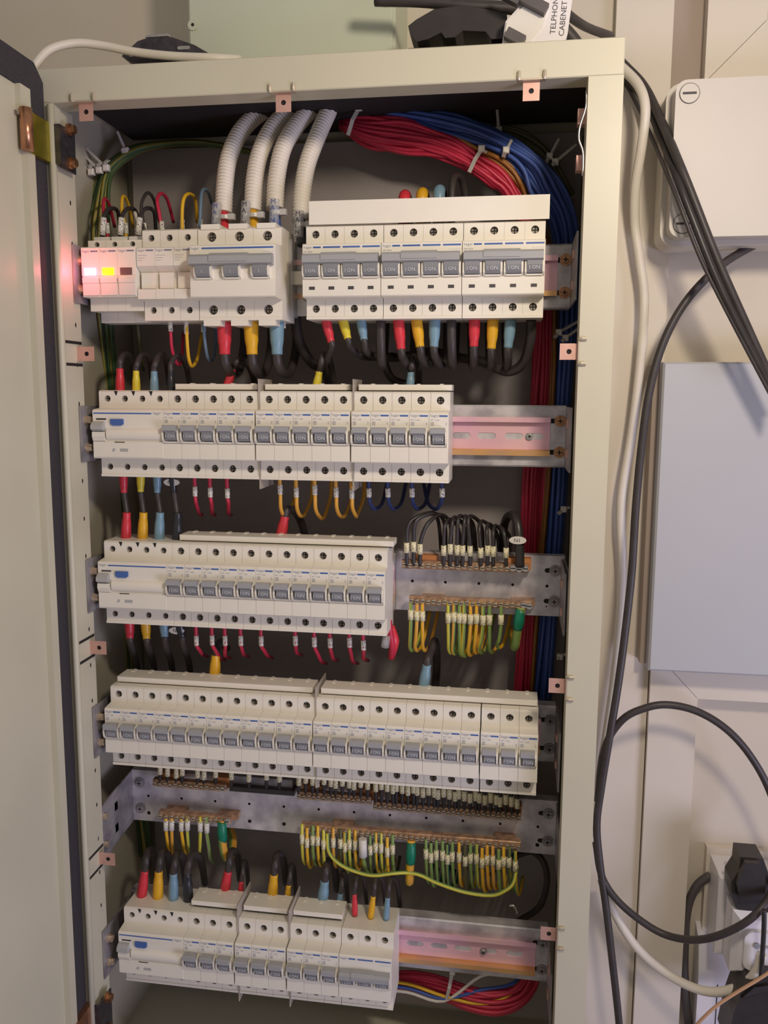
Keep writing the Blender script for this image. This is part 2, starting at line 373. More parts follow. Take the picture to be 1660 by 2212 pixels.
rail(2, 'galvanised rail behind residual current breaker and twelve breakers', SCREW_G, x1=76, xc=76.5)
rail(3, 'galvanised rail wholly filled by a row of twenty-four breakers', SCREW_G, x1=222)
rail(4, 'lowest galvanised rail with bare pink strip above red wire coil', SCREW_G, x1=224, slots=(100, 125, 150, 176, 203), slotscrews=(171,))
# junction support in the middle of the top rail
t = root('rail_support', -10, 50, 0, 'clear and galvanised support joining the top rail beside the main switch', 'bracket')
MB().box(-11, 11, 6, 9, -34, 34).part('support_plate', 'galv', t)
MB().box(-13, 12, -6, 5, -6, 6).part('white_block', 'plastic', t)
for zz in (16, -15): inst(SCREW_G, 'rail_screw', t, (1, 6, zz))
MB().box(-12, -9, -12, 6, -36, 34).part('clear_cheek', 'clear_tube', t)
# ================================================================== breakers
PROF = [(57, 41), (16, 41), (14, 39.6), (14, 24.5), (1.2, 23), (0, 21.8), (0, -7.6), (-.8, -8.2), (-.8, -21.8), (.2, -22.8), (14, -23.6), (14, -38.2), (12.8, -38.6), (12.8, -41), (57, -41)]
def tscrew(): 
    m = MB(); m.cyl((0, 0, 0), (0, -2, 0), 2.8, 2.8, 14); m.box(-2.7, 2.7, -2.1, -1.9, -.5, .5, 1); m.box(-.5, .5, -2.1, -1.9, -2.7, 2.7, 1); return m
TSCREW = tscrew().mesh('terminal_screw', ['screw', 'hole_dark'])
def body(t, W, n, rt=3.5, prof=PROF, joints=True, zt=33.2, zb=-31.6, yo=0., pit=None):
    """moulded case: stepped outline with a round terminal hole per pole above and below the nose"""
    P = [(y+(yo if abs(y) < 5 else 0), z) for y, z in prof]
    it = P.index((14, 39.6)); ib = P.index((14, -23.6)); b = MB(); b.prism(P, .12, W-.12, skip=(it, ib))
    p = (W-.24)/n
    for i in range(n):
        a = .12+i*p
        b.cell(a, a+p, 24.5, 39.6, circ(a+p/2, zt, rt), FRONT(14), 9, True, hm=1)
        b.cell(a, a+p, -38.2, -23.6, circ(a+p/2, zb, rt), FRONT(14), 9, True, hm=1)
        inst(TSCREW, 'terminal_screw', t, (a+p/2, 19.5, zt)); inst(TSCREW, 'terminal_screw', t, (a+p/2, 19.5, zb))
        if i and joints: b.box(a-.15, a+.15, 13.9, 14.2, 24.6, 39.5, 1); b.box(a-.15, a+.15, 13.9, 14.2, -38, -23.7, 1)
    return b.part('body', ['plastic', 'plastic_in'], t)
def toggle(t, x0, x1, bar=False, txt=True, yo=0., k=1.):
    """grey toggle between two white cheeks"""
    c = MB()
    for a, b_ in ((x0-2.0, x0-.3), (x1+.3, x1+2.0)):
        c.prism([(yo, 7.2), (yo-3.2, 6.4), (yo-5.2, 3.5), (yo-5.8, 0), (yo-5, -4), (yo-3, -6.6), (yo, -7.4)], a, b_)
    c.prism([(yo, -5.2), (yo-2.5, -5.6), (yo-2.5, -7), (yo, -7.4)], x0-.3, x1+.3); c.part('toggle_cheek', 'plastic', t)
    m = MB(); m.prism([(yo, 9), (yo-7.6, 9.6), (yo-8.8, 8.8), (yo-8.8, 4.6), (yo-6, 3), (yo, 3)], x0-.4, x1+.2)
    m.prism([(yo, 3.4), (yo-6.6, 3.4), (yo-6.4, -1.2), (yo-4.8, -4.6), (yo, -5.2)], x0+1.6, x1-.5, mi=1)
    o = m.part('toggle', ['lever', 'lever_dark'], t)
    if txt: text_mb('I ON', 4.4, x0+1.7, -2.3, yo-6.75).part('toggle_print', 'white_print', o)
    return o
def mcb():
    t = root('circuit_breaker', 0, 0, 0, 'x', 'circuit breaker'); body(t, MOD, 1); toggle(t, 2.2, 14.4)
    b = MB(); b.q([(9, -.05, 19), (16.4, -.05, 19), (16.4, -.05, 20.5), (9, -.05, 20.5)]); b.part('blue_stripe', 'blue_print', t)
    p = text_mb('hager', 3.5, .9, 18.9, -.05); text_mb('MT 116A', 2.1, 1.2, 15.4, -.05, p)
    for k in range(3): p.q([(1.3, -.05, 13.6-k*1.2), (4.4, -.05, 13.6-k*1.2), (4.4, -.05, 14.1-k*1.2), (1.3, -.05, 14.1-k*1.2)])
    p.q([(15, -.05, 11.5), (15.4, -.05, 11.5), (15.4, -.05, 14), (15, -.05, 14)]); p.part('lettering', 'grey_print', t)
    return t
PROTO = mcb(); used = [False]
def place_mcb(x, z, label, group):
    if not used[0]:
        used[0] = True; PROTO.location = (x*S, 0, (z+Z0)*S); tag(PROTO, label, group=group)
    else: dup(PROTO, x, 0, z, label, group)
ROWN = ['', 'second', 'third', 'fourth', 'lowest']
# row 2: five, five, five ; row 3: twelve ; row 4: twelve, nine, three ; row 5: three, three, three
x = XL+70
for i in range(15):
    if i in (5, 10): x += 1.2
    place_mcb(x, RZ[1], 'grey-toggle single-pole breaker on the second rail, %s from the residual current breaker' % ORD[i], 'breakers on the second rail'); x += MOD
x = XL-1+70
for i in range(12):
    place_mcb(x, RZ[2], 'grey-toggle single-pole breaker on the third rail, %s from the residual current breaker' % ORD[i], 'breakers on the third rail'); x += MOD
x = XL-.4
for i in range(24):
    if i in (12, 21): x += .8
    place_mcb(x, RZ[3], 'grey-toggle single-pole breaker on the full fourth rail, %s from the hinge side' % ORD[i], 'breakers on the fourth rail'); x += MOD
x = -199+70
for i in range(9):
    if i in (3, 6): x += 1.3
    place_mcb(x, RZ[4], 'grey-toggle single-pole breaker on the lowest rail, %s from the residual current breaker' % ORD[i], 'breakers on the lowest rail'); x += MOD
X3P = x+.3
def rcd(x, z, label, brand_right):
    t = root('residual_current_breaker', x, 0, z, label, 'circuit breaker'); body(t, 70, 4, 3.0, joints=False)
    MB().prism([(0, 12), (-3, 11.6), (-6.5, 8.6), (-6.6, 5), (-3.4, 3.2), (0, 2.8)], .8, 12.2).part('toggle', 'rcd_grey', t)
    MB().prism([(0, 2.6), (-3.4, 2.4), (-3.8, -2), (-2, -6.2), (0, -6.4)], .6, 12.6).part('toggle_base', 'plastic', t)
    pr = [(0, 5.6)]+[(-3.4*math.sin(math.pi*k/8), 5.4*math.cos(math.pi*k/8)) for k in range(1, 8)]+[(0, -5.8)]
    MB().prism(pr, 14.4, 69.2).part('label_barrel', 'plastic', t)
    MB().poly([(18.4, 14.4), (31, 14.4), (31, 9.6), (28.6, 8.4), (20.6, 8.4), (18.4, 9.6)], FRONT(0), -1.8, 0).part('test_button', 'blue_print', t, label='blue test button')
    MB().prism([(.5, -6.4), (-1.6, -6.8), (-1.6, -21), (-.6, -22.4), (.5, -22.6)], .6, 69.4).part('label_plate', 'plastic', t)
    MB().box(22, 32, -1.75, -1.5, -7.6, -6.7).box(3.6, 13.6, -.1, .1, 13.4, 15).part('slot_mark', 'dark_print', t)
    a, b_ = (1, 58.5) if brand_right else (10.5, 69)
    MB().q([(a, -.05, 19), (b_, -.05, 19), (b_, -.05, 20.3), (a, -.05, 20.3)]).part('blue_stripe', 'blue_print', t)
    text_mb('hager', 3.5, 60 if brand_right else 1.2, 18.9, -.05).part('lettering', 'grey_print', t); p = MB(); p.q([(27, -1.65, -16), (35, -1.65, -16), (35, -1.65, -13), (27, -1.65, -13)])
    p.q([(19, -1.65, -16), (21.4, -1.65, -16), (22.4, -1.65, -13), (20, -1.65, -13)]); p.part('rating_print', 'rcd_grey', t)
    nt_ = MB()
    for i in (1, 2, 3): nt_.poly([(i*17.5-2, 40.4), (i*17.5+1.6, 40.4), (i*17.5+1.2, 38), (i*17.5, 35.6)], FRONT(13.9), 0, .3)
    nt_.part('case_notch', 'hole_dark', t)
    return t
rcd(XL, RZ[1], 'wide residual current breaker with blue test button on the second rail', True)
rcd(XL-1, RZ[2], 'wide residual current breaker with blue test button on the third rail', False)
rcd(-199, RZ[4], 'wide residual current breaker with blue test button on the lowest rail', True)
def multipole(x, z, n, pit, label, name, yo=0., windows=False, stripe=True, rt=3.4, txt='I ON', bz=(14, 5)):
    W = n*pit; t = root(name, x, 0, z, label, 'switch' if windows or yo else 'circuit breaker'); body(t, W, n, rt, yo=yo)
    for i in range(n):
        a = i*pit+(pit-12.6)/2; c = MB()
        for u0, u1 in ((a-1.9, a-.2), (a+12.8, a+14.5)): c.prism([(yo, 6), (yo-4.4, 5), (yo-5.4, 1), (yo-4.6, -4.4), (yo-2, -6.6), (yo, -7.2)], u0, u1)
        c.prism([(yo, -5.4), (yo-2.4, -5.8), (yo-2.4, -7), (yo, -7.2)], a-.2, a+12.8); c.part('toggle_cheek', 'plastic', t)
        m = MB(); m.prism([(yo, 8), (yo-6.4, 8), (yo-6.6, 1.4), (yo-5.6, -3), (yo-4, -5.3), (yo, -5.4)], a, a+12.6); o = m.part('toggle', 'lever_dark', t)
        text_mb(txt, 4.2, a+(1.6 if len(txt) > 1 else 5.4), -2.4, yo-6.75).part('toggle_print', 'white_print', o)
        if windows: MB().box(i*pit+6, i*pit+11.2, -.95, -.5, -16.6, -13.8).part('indicator_window', 'dark_print', t)
    h = MB(); h.prism([(yo, bz[0]), (yo-6.5, bz[0]-.4), (yo-9, bz[0]-2.4), (yo-9, bz[1]+1), (yo-7, bz[1]), (yo, bz[1])], 1.6, W-1.6)
    h.prism([(yo-2, bz[0]+.9), (yo-7, bz[0]+.5), (yo-9.7, bz[0]-2.2), (yo-9.7, bz[1]+2.6), (yo-8, bz[1]+2)], W*.26, W*.7); h.part('handle_bar', 'lever', t)
    s_ = MB()
    for i in range(n):
        a0 = i*pit+(9.6 if i == 0 else 1) if windows or not yo else (11 if i == 0 else i*pit); a1 = (i+1)*pit-(1 if windows or not yo else (2 if i == n-1 else 0))
        s_.q([(a0, yo-.06, 19), (a1, yo-.06, 19), (a1, yo-.06, 20.5), (a0, yo-.06, 20.5)])
    s_.part('blue_stripe', 'blue_print', t)
    p = text_mb('hager', 3.5, 1, 18.8, yo-.06); text_mb('HR 402A' if windows else '', 2.1, 1.2, 15.3, yo-.06, p)
    p.part('lettering', 'grey_print', t); p = MB()
    for i in range(4): p.q([(W-11+i*2.6, yo-.06, 15.6), (W-9.6+i*2.6, yo-.06, 15.6), (W-9.6+i*2.6, yo-.06, 16.6), (W-11+i*2.6, yo-.06, 16.6)])
    p.part('rating_print', 'white_print', t)
    return t
for i, nm in enumerate(('nearest the main switch', 'between the other two', 'nearest the bare rail end')):
    multipole(i*70.3+.2, RZ[0], 4, 17.5, 'four-pole grey-bar switch on the top rail, %s' % nm, 'four_pole_switch', windows=True)
multipole(X3P, RZ[4], 3, 17.5, 'three-pole breaker with joined grey toggle bar on the lowest rail', 'three_pole_breaker', bz=(9.5, 1.5))
ms = multipole(-101, RZ[0], 3, 26.25, 'large three-pole main switch with one wide grey handle bar', 'main_switch', yo=-7, rt=4.3, txt='I', bz=(14, 4.4))
tb = MB()
for i in range(3):
    MB().prism([(12.8, 44.2), (12.8, 39.6), (13.9, 39.6), (13.9, 41.05), (48, 41.05), (48, 44.2)], i*26.25+3.5, i*26.25+21).part('terminal_shroud', 'plastic', ms)
    MB().box(i*26.25+4, i*26.25+20, 12.9, 48, -46, -41).part('terminal_shroud', 'plastic', ms)
# surge indicators and fuse carriers left of the main switch
def spd(i, lm, what):
    t = root('surge_arrester', -207+i*17.5, -2, 0, 'slim white surge arrester module with %s' % what, 'surge arrester')
    W = 17.4; b = MB(); b.prism([(55, 32), (14, 32), (14, 24.5), (1, 24), (0, 23), (0, -1.5), (.8, -2), (.8, -20.4), (14, -20.8), (14, -32), (34, -32), (34, -41), (55, -41)], .1, W, skip=(1,))
    b.cell(.1, W, 24.5, 32, circ(8.8, 28.3, 2.4), FRONT(14), 7, True, hm=1); b.part('body', ['plastic', 'plastic_in'], t)
    inst(TSCREW, 'terminal_screw', t, (8.8, 20, 28.3))
    MB().box(2.6, 13.8, -.5, .4, -1.2, 5.2).part('status_lamp', lm, t)
    MB().prism([(.8, -3), (-1.2, -3.4), (-1.2, -8), (-.4, -8.6), (-.4, -19), (.8, -20)], .8, W-.8).part('plug_cartridge', 'pvc', t)
    MB().q([(9, -.05, 19.4), (16.2, -.05, 19.4), (16.2, -.05, 20.8), (9, -.05, 20.8)]).part('blue_stripe', 'grey_print', t)
    text_mb('hager', 3.4, .9, 19.2, -.05).part('lettering', 'grey_print', t)
    MB().box(1, W-1, 24, 40, 32, 37).part('terminal_block', 'pvc', t)
    if lm != 'led_off':
        l = bpy.data.lights.new('lamp_glow', 'POINT'); l.energy = .026 if i == 0 else .005; l.color = (1, .10, .18) if i == 0 else (1, .35, .12); l.shadow_soft_size = .003
        o = bpy.data.objects.new('lamp_glow', l); col.objects.link(o); o.parent = t; o.location = (.008, -.020, .001)
spd(0, 'led_violet', 'violet status lamp lit'); spd(1, 'led_yellow', 'yellow status lamp lit'); spd(2, 'led_off', 'its status lamp dark')
for i in range(3):
    t = root('fuse_carrier', -154+i*17.5, -1, 0, 'blank white fuse carrier, %s from the main switch' % ORD[2-i], 'fuse carrier', 'fuse carriers on the top rail')
    body(t, 17.5, 1, 3.0, prof=[(57, 41), (16, 41), (14, 39.6), (14, 24.5), (1.2, 23), (0, 21.8), (0, 6.5), (8, 1.5), (8, -13.5), (0, -14), (0, -21.8), (.2, -22.8), (14, -23.6), (14, -38.2), (14, -38.6), (14, -41), (57, -41)])
    MB().prism([(8, 1.4), (4.4, 1), (4.2, -13), (8, -13.4)], 2.4, 15.6).part('pull_flap', 'plastic', t)
    MB().q([(9, -.05, 19.4), (16.2, -.05, 19.4), (16.2, -.05, 20.8), (9, -.05, 20.8)]).part('blue_stripe', 'grey_print', t)
    p = text_mb('hager', 3.4, .9, 19.2, -.05)
    for k in range(3): p.q([(1.2, -.05, 15.6-k*2.2), (10-k*2, -.05, 15.6-k*2.2), (10-k*2, -.05, 15.9-k*2.2), (1.2, -.05, 15.9-k*2.2)])
    p.part('lettering', 'grey_print', t)
# busbar covers over the breakers
def busbar(x0, x1, row, label, z0=42, z1=47.4, y0=24, y1=48):
    z = RZ[row]; t = root('busbar_cover', (x0+x1)/2, y0, z+z0, label, 'busbar'); w_ = (x1-x0)/2; h = z1-z0
    MB().cbox(-w_, w_, 0, y1-y0, 0, h, .6).part('cover_strip', 'plastic', t)
    te = MB(); n = max(3, int((x1-x0)/17.5))
    for i in range(n):
        a = -w_+(i+.5)*2*w_/n; te.box(a-1.6, a+1.6, (y1-y0)*.7, y1-y0-.5, h, h+.9)
    te.part('rib', 'plastic', t)
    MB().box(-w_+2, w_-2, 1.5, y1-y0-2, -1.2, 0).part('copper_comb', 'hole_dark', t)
busbar(-131, -50, 1, 'cream busbar cover next to the second-rail residual current breaker')
busbar(-43, 38, 1, 'cream busbar cover between the two grey dividers of the second rail')
busbar(46, 132, 1, 'cream busbar cover at the bare-strip end of the second rail')
busbar(-131, 79.5, 2, 'long cream busbar cover above the twelve third-rail breakers')
busbar(-201.5, 1, 3, 'long cream busbar cover on the hinge side of the fourth rail')
busbar(9, 217, 3, 'long cream busbar cover on the clip side of the fourth rail')
busbar(-129.5, -80, 4, 'short cream busbar cover next to the lowest residual current breaker', 44, 49)
busbar(-73.4, -27, 4, 'short cream busbar cover between two lowest-rail dividers', 44, 49)
busbar(-21, 30, 4, 'short cream busbar cover beside the lowest three-pole breaker', 44, 49)
cv = MB(); cv.prism([(12, 61.5), (12, 41.4), (13.2, 41.4), (13.2, 60.3), (50, 60.3), (50, 61.5)], 3.4, 213.6)
cv.thing('terminal_cover', 'plastic', 'tall white terminal cover over the three four-pole switches', 'cover')
def divider(x, row, label, up=52, dn=-50):
    z = RZ[row]; MB().box(x, x+1.0, 12.5, 56, z+dn, z+up).thing('phase_divider', 'divider', label, 'divider')
divider(XL+70+87.6, 1, 'thin grey divider on the second rail nearer the residual current breaker'); divider(XL+70+87.6+88.7, 1, 'thin grey divider on the second rail nearer the bare strip')
divider(XL-.4+210.1, 3, 'thin grey divider midway along the fourth rail')
divider(-199+70+52.7, 4, 'thin grey divider on the lowest rail nearer the residual current breaker', 56); divider(-199+70+52.7+53.8, 4, 'thin grey divider on the lowest rail nearer the three-pole breaker', 56)
# ================================================================== wires
def loc_pts(P): return [p if isinstance(p, Vector) else (PX(*p) if len(p) == 3 else Vector(p[:3])) for p in P]
def seg(p, q, t0, t1): return [p.lerp(q, t0), p.lerp(q, t1)]
def wire(name, label, cat, pts, r, m, group=None, parts=(), n=8, split=None, pname='insulation', sub=5):
    """a wire or cable: tube plus sleeves and markers, each a part. parts: (name, points, radii, material)"""
    P = loc_pts(pts); c = P[0].copy()
    if pname == 'power': P = [P[0], P[0].lerp(P[1], .5), P[0].lerp(P[1], .9), P[0].lerp(P[1], 1.12)]+P[2:]
    t = root(name, c.x, c.y, c.z, label, cat, group)
    MB().tube([p-c for p in P], r, n, sub, split, random.random()*6).part('insulation', m, t, True)
    for nm, pp, rr, mm in parts:
        Q = [p-c for p in loc_pts(pp)]; MB().tube(Q, rr, 12 if nm == 'sleeve' else 8, 3 if len(Q) > 2 else 1).part(nm, mm, t, True)
    return t
def sleeve(px0, px1, y, r, m, y1=None):     # bottle-shaped insulating sleeve, wide end first
    a = PX(px0[0], px0[1], y); b = PX(px1[0], px1[1], y if y1 is None else y1)
    return ('sleeve', [a, a.lerp(b, .3), a.lerp(b, .6), a.lerp(b, .8), b], [r, r*1.02, r*.96, r*.8, r*.78], m)
def marker(px0, px1, y, r=2.3, m='marker'): return ('marker', [PX(px0[0], px0[1], y), PX(px1[0], px1[1], y)], r, m)
SL = {'red': 'red_sleeve', 'yellow': 'yellow_sleeve', 'lemon': 'lemon_sleeve', 'blue': 'blue_sleeve', 'black': 'black_sleeve'}
def power(colr, top, bot, y, rs, tail, label, group='sleeved power cables', rc=4.0):
    """black power cable leaving a terminal (wide sleeve end 'top') and running on along tail"""
    a = (top[0], top[1], y); b = (bot[0], bot[1], y); rc = min(rc, rs*.74)
    wire('power_cable', label, 'cable', [a, b]+tail, rc, 'black_cable', group, [sleeve(top, bot, y, rs, SL[colr])], n=10, pname='power')
# -- top rail, outgoing sleeves of the main switch
for c, x, xe, nm in (('red', 484.5, 486, 'red'), ('yellow', 542, 545, 'yellow'), ('blue', 598, 599, 'blue')):
    power(c, (x, 690), (xe, 766), 32, 6.6, [(xe+3, 790, 36), (xe+14, 806, 55), (xe+30, 800, 85), (xe+42, 740, 108), (xe+40, 640, 118)], 'black cable with %s sleeve under the large main switch' % nm, rc=4.6)
# -- four-pole switches, outgoing
D4 = [('red', (704, 690), (716, 740), [(712, 762, 40), (700, 790, 60), (690, 800, 90)]), ('lemon', (741, 690), (752, 733), [(758, 752, 40), (790, 772, 70), (850, 768, 100)]), ('blue', (780, 690), (787, 735), [(792, 760, 40), (815, 770, 70), (860, 772, 105)])]
for c, a, b, tl in D4: power(c, a, b, 32, 4.4, tl, 'black cable with narrow %s sleeve under the switch nearest the main switch' % c, rc=4)
D5 = [('red', (861, 690), (867, 755), 0), ('yellow', (900, 690), (908, 750), 4), ('blue', (940, 690), (938, 750), 2)]
for c, a, b, k in D5: power(c, a, b, 32, 5.2, [(b[0]+3, 772, 38), (b[0]+14, 790, 56), (b[0]+26, 775, 88), (b[0]+28, 700, 110)], 'black cable with %s sleeve under the middle four-pole switch' % c, rc=4.3)
D6 = [('red', (1026, 688), (1024, 749), 0), ('yellow', (1066, 690), (1062, 754), 0), ('blue', (1104, 690), (1098, 752), 0)]
for c, a, b, k in D6: power(c, a, b, 32, 5.2, [(b[0], 775, 36), (b[0]-1, 792, 52), (b[0]-4, 780, 90), (b[0]-6, 700, 112)], 'black cable with %s sleeve under the switch nearest the bare rail end' % c, rc=4.3)
for px, nm in ((823, 'nearest the main switch'), (976, 'in the middle')):
    wire('neutral_cable', 'plain black neutral cable under the four-pole switch %s' % nm, 'cable', [(px, 690, 32), (px, 750, 34), (px+2, 790, 50), (px+6, 770, 90), (px+10, 690, 112)], 4.4, 'black_cable', 'plain neutral cables', n=10)
wire('neutral_cable', 'thick black cable swinging in a low bow beside the red bundle', 'cable', [(1148, 690, 36), (1146, 735, 46), (1130, 785, 62), (1095, 803, 74), (1045, 782, 84), (1000, 774, 94), (930, 760, 108), (860, 772, 114), (780, 768, 116)], 4.6, 'black_cable', n=10)
wire('neutral_cable', 'thick black cable hanging beside the main switch support bracket', 'cable', [(640, 640, 72), (640, 700, 72), (650, 745, 74), (675, 785, 84), (705, 800, 100), (716, 860, 112)], 5.2, 'black_cable', n=10)
wire('neutral_cable', 'black cable sagging between two four-pole switches to the blue feed', 'cable', [(825, 740, 96), (830, 780, 100), (845, 815, 104), (870, 828, 108), (900, 832, 112)], 4, 'black_cable', n=10)
# incoming sleeves behind the terminal cover
for c, px, py in (('red', 874, 417), ('yellow', 912, 412), ('blue', 949, 406)):
    wire('power_cable', 'black cable with %s sleeve rising behind the tall terminal cover' % c, 'cable', [(px-1, 500, 56), (px, py+20, 56), (px+3, py+6, 64), (px+10, py+16, 84), (px+14, 520, 108)], 3.4, 'black_cable', 'sleeved power cables', [('sleeve', [PX(px-1, 500, 56), PX(px, py+18, 56), PX(px+1, py+6, 59), PX(px+3, py+5, 68)], [5.6, 5.6, 5.4, 5], SL[c])])
wire('neutral_cable', 'black neutral loop rising behind the tall terminal cover', 'cable', [(975, 500, 60), (978, 400, 66), (986, 382, 78), (1000, 395, 92), (1012, 470, 108)], 3.6, 'black_cable', n=10)
# -- conduits
CP = [[(483, 462), (486, 400), (495, 340), (520, 285), (560, 245), (605, 222)], [(546, 458), (550, 390), (562, 330), (590, 275), (628, 238), (660, 215)], [(594, 452), (598, 385), (612, 320), (640, 272), (670, 238), (695, 215)], [(649, 478), (653, 420), (664, 355), (688, 290), (712, 235), (720, 205)]]
CN = [('red', 'nearest the hinge side', 'red_sleeve'), ('yellow', 'with a yellow core', 'yellow_sleeve'), ('blue', 'with a blue core', 'blue_wire'), ('black', 'beside the terminal cover', 'black_sleeve')]
for k, P in enumerate(CP):
    Q = [PX(px, py, yy) for (px, py), yy in zip(P, (44, 52, 62, 76, 92, 112))]; c = Q[0].copy()
    t = root('corrugated_conduit', c.x, c.y, c.z, 'white corrugated conduit %s' % ('with a red core' if k == 0 else CN[k][1]), 'conduit', 'conduits curving into the main switch')
    # fine path then ribs as alternating radii
    fine = []; 
    for i in range(len(Q)-1):
        p0 = Q[i-1] if i else Q[0]*2-Q[1]; p1 = Q[i]; p2 = Q[i+1]; p3 = Q[i+2] if i+2 < len(Q) else Q[i+1]*2-Q[i]
        for j in range(40):
            u = j/40; fine.append(.5*((2*p1)+(p2-p0)*u+(2*p0-5*p1+4*p2-p3)*u*u+(3*p1-p0-3*p2+p3)*u**3))
    L = 0; ribs = [fine[0]]; rr = [8.3]; step = 0.825; nxt = step; kk = 0
    for a, b in zip(fine, fine[1:]):
        d = (b-a).length
        while L+d >= nxt:
            ribs.append(a.lerp(b, (nxt-L)/d)); kk += 1; rr.append((8.4, 7.7, 6.4, 7.7)[kk % 4]); nxt += step
        L += d
    MB().tube([p-c for p in ribs], rr, 16, 1).part('corrugated_tube', 'conduit', t, True)
    e = Q[0]; dn = PX(P[0][0]+4, P[0][1]+52, 36)
    MB().tube([e-c+Vector((0, 0, 4)), dn-c], 4.6 if k < 3 else 5, 10, 3).part('core', CN[k][2], t, True)
    dx = -14 if k < 2 else (0 if k == 2 else -2)
    la = PX(P[0][0]+dx, P[0][1]-22, 34 if k != 2 else 32); lb = PX(P[0][0]+dx-2, P[0][1]+34, 32); 
    fl = MB(); fl.tube([la-c, lb-c], 4.6, 8, 2); s_ = fl.part('clear_label', 'clear_tube', t, True)
    tx = MB(); h = (la-lb).length
    for q_, ch in enumerate('MAIN'): 
        p = la.lerp(lb, (q_+.75)/4.2)-c; text_mb(ch, 6.2, p.x-2.4, p.z-1, p.y-4.8, tx)
    tx.part('handwriting', 'ink_blue' if k in (0, 2) else 'ink', s_)
    tie = MB(); pm = PX(P[0][0]+4, P[0][1]+8, 36)-c; tie.tube([pm+Vector((0, 0, 1.8)), pm-Vector((0, 0, 1.8))], 6.2, 12, 1); tie.box(pm.x+4, pm.x+10, pm.y-5, pm.y, pm.z-2.6, pm.z+2.6); tie.part('cable_tie', 'tie', t)
# -- thin control wires of the top rail
def thin(label, pts, m, mk=None, r=1.5, group=None, mr=2.3, mm='marker', split=None, my=None):
    parts = [marker(mk[0], mk[1], my if my is not None else pts[1][2], mr, mm)] if mk else []
    wire('wire', label, 'wire', pts, r, m, group, parts, split=split, n=10 if split else 8)
thin('black wire looping over the fuse carrier nearest the surge arresters', [(312, 500, 34), (308, 470, 36), (306, 440, 40), (318, 417, 52), (332, 430, 70), (345, 480, 90)], 'black_cable', ((312, 502), (312, 482)), 1.6)
thin('crimson wire looping over the middle fuse carrier', [(351, 505, 34), (345, 465, 34), (340, 432, 38), (348, 418, 50), (362, 432, 70), (375, 480, 95)], 'red_wire', ((351, 500), (349, 478)), 1.7)
thin('yellow wire looping over the fuse carrier beside the main switch', [(394, 500, 34), (394, 450, 36), (399, 425, 42), (411, 419, 56), (422, 432, 74), (426, 480, 95)], 'yellow_wire', ((394, 498), (394, 475)), 1.7)
thin('grey-blue wire rising left of the main switch top', [(432, 490, 36), (434, 440, 40), (437, 412, 50), (448, 412, 66), (458, 440, 90)], 'greyblue_wire', ((432, 492), (433, 474)), 1.6)
for k, (px, tp, m, nm) in enumerate(((222, 430, 'red_wire', 'red'), (262, 425, 'yellow_wire', 'yellow'), (290, 470, 'white_wire', 'white'))):
    thin('%s wire dropping into the top of a surge arrester' % nm, [(px+10, 512, 36), (px+10, 490, 36), (px+2, 460, 40), (px+3, tp, 50), (px+14, tp+12, 66), (px+26, 490, 90)], m, ((px+11, 505), (px+9, 482)), 1.6)
for px, nm in ((221, 'violet-lamp'), (260, 'yellow-lamp'), (299, 'dark-lamp')):
    thin('black wire with white marker entering the %s surge arrester' % nm, [(px, 512, 30), (px+1, 490, 30), (px+6, 462, 36), (px+18, 450, 46), (px+34, 458, 60), (px+38, 500, 84)], 'black_cable', ((px, 508), (px+3, 470)), 1.9, mr=2.9, my=29)
thin('crimson wire hanging below the middle fuse carrier', [(368, 690, 34), (369, 720, 34), (372, 755, 40), (382, 785, 52), (392, 780, 70), (396, 720, 95)], 'red_wire', ((367, 692), (369, 716)), 1.6)
thin('yellow wire hanging below the middle of the fuse carriers', [(403, 690, 34), (404, 730, 34), (408, 775, 42), (416, 791, 54), (428, 770, 72), (436, 720, 95)], 'yellow_wire', ((402, 692), (403, 722)), 1.7)
thin('grey-blue wire hanging left of the main switch sleeves', [(440, 690, 34), (442, 730, 36), (450, 775, 50), (462, 770, 80), (468, 700, 105)], 'greyblue_wire', ((440, 692), (440, 718)), 1.6)
thin('dark wire hanging below the surge arresters', [(296, 690, 60), (300, 725, 62), (304, 760, 72), (310, 800, 92)], 'olive_wire', None, 1.6)
# -- second rail feeds
def rcd_feed(row, data, y=34, dirn=1, grp=None):
    for c, wide, nar, rs, tl, lb in data: power(c, wide, nar, y, rs, tl, lb, rc=4.3)
N2 = 'second'; 
rcd_feed(1, [('red', (260, 852), (259, 796), 4.4, [(260, 780, 34), (266, 768, 44), (280, 772, 66), (290, 830, 96)], 'black cable with red sleeve on the second-rail residual current breaker'),
 ('lemon', (295, 852), (294, 801), 3.9, [(297, 785, 34), (306, 768, 46), (322, 775, 66), (330, 830, 96)], 'black cable with lemon sleeve on the second-rail residual current breaker'),
 ('blue', (334, 852), (333, 802), 4.1, [(336, 785, 34), (344, 768, 46), (358, 775, 66), (366, 830, 96)], 'black cable with blue sleeve on the second-rail residual current breaker'),
 ('black', (370, 852), (369, 802), 3.6, [(370, 785, 36), (382, 768, 48), (400, 785, 70), (412, 840, 96)], 'all-black cable on the second-rail residual current breaker')])
rcd_feed(1, [('red', (488, 845), (503, 797), 4.2, [(510, 783, 46), (522, 777, 56), (540, 795, 74), (556, 850, 100)], 'black feed cable with red sleeve behind the second-rail busbar cover'),
 ('lemon', (682, 848), (690, 803), 4.2, [(694, 785, 46), (700, 765, 52), (714, 782, 70), (724, 850, 98)], 'black feed cable with lemon sleeve behind the second-rail busbar cover'),
 ('blue', (886, 850), (888, 804), 4.2, [(890, 790, 46), (893, 770, 60), (905, 790, 80), (905, 850, 100)], 'black feed cable with blue sleeve behind the second-rail busbar cover')], y=52)
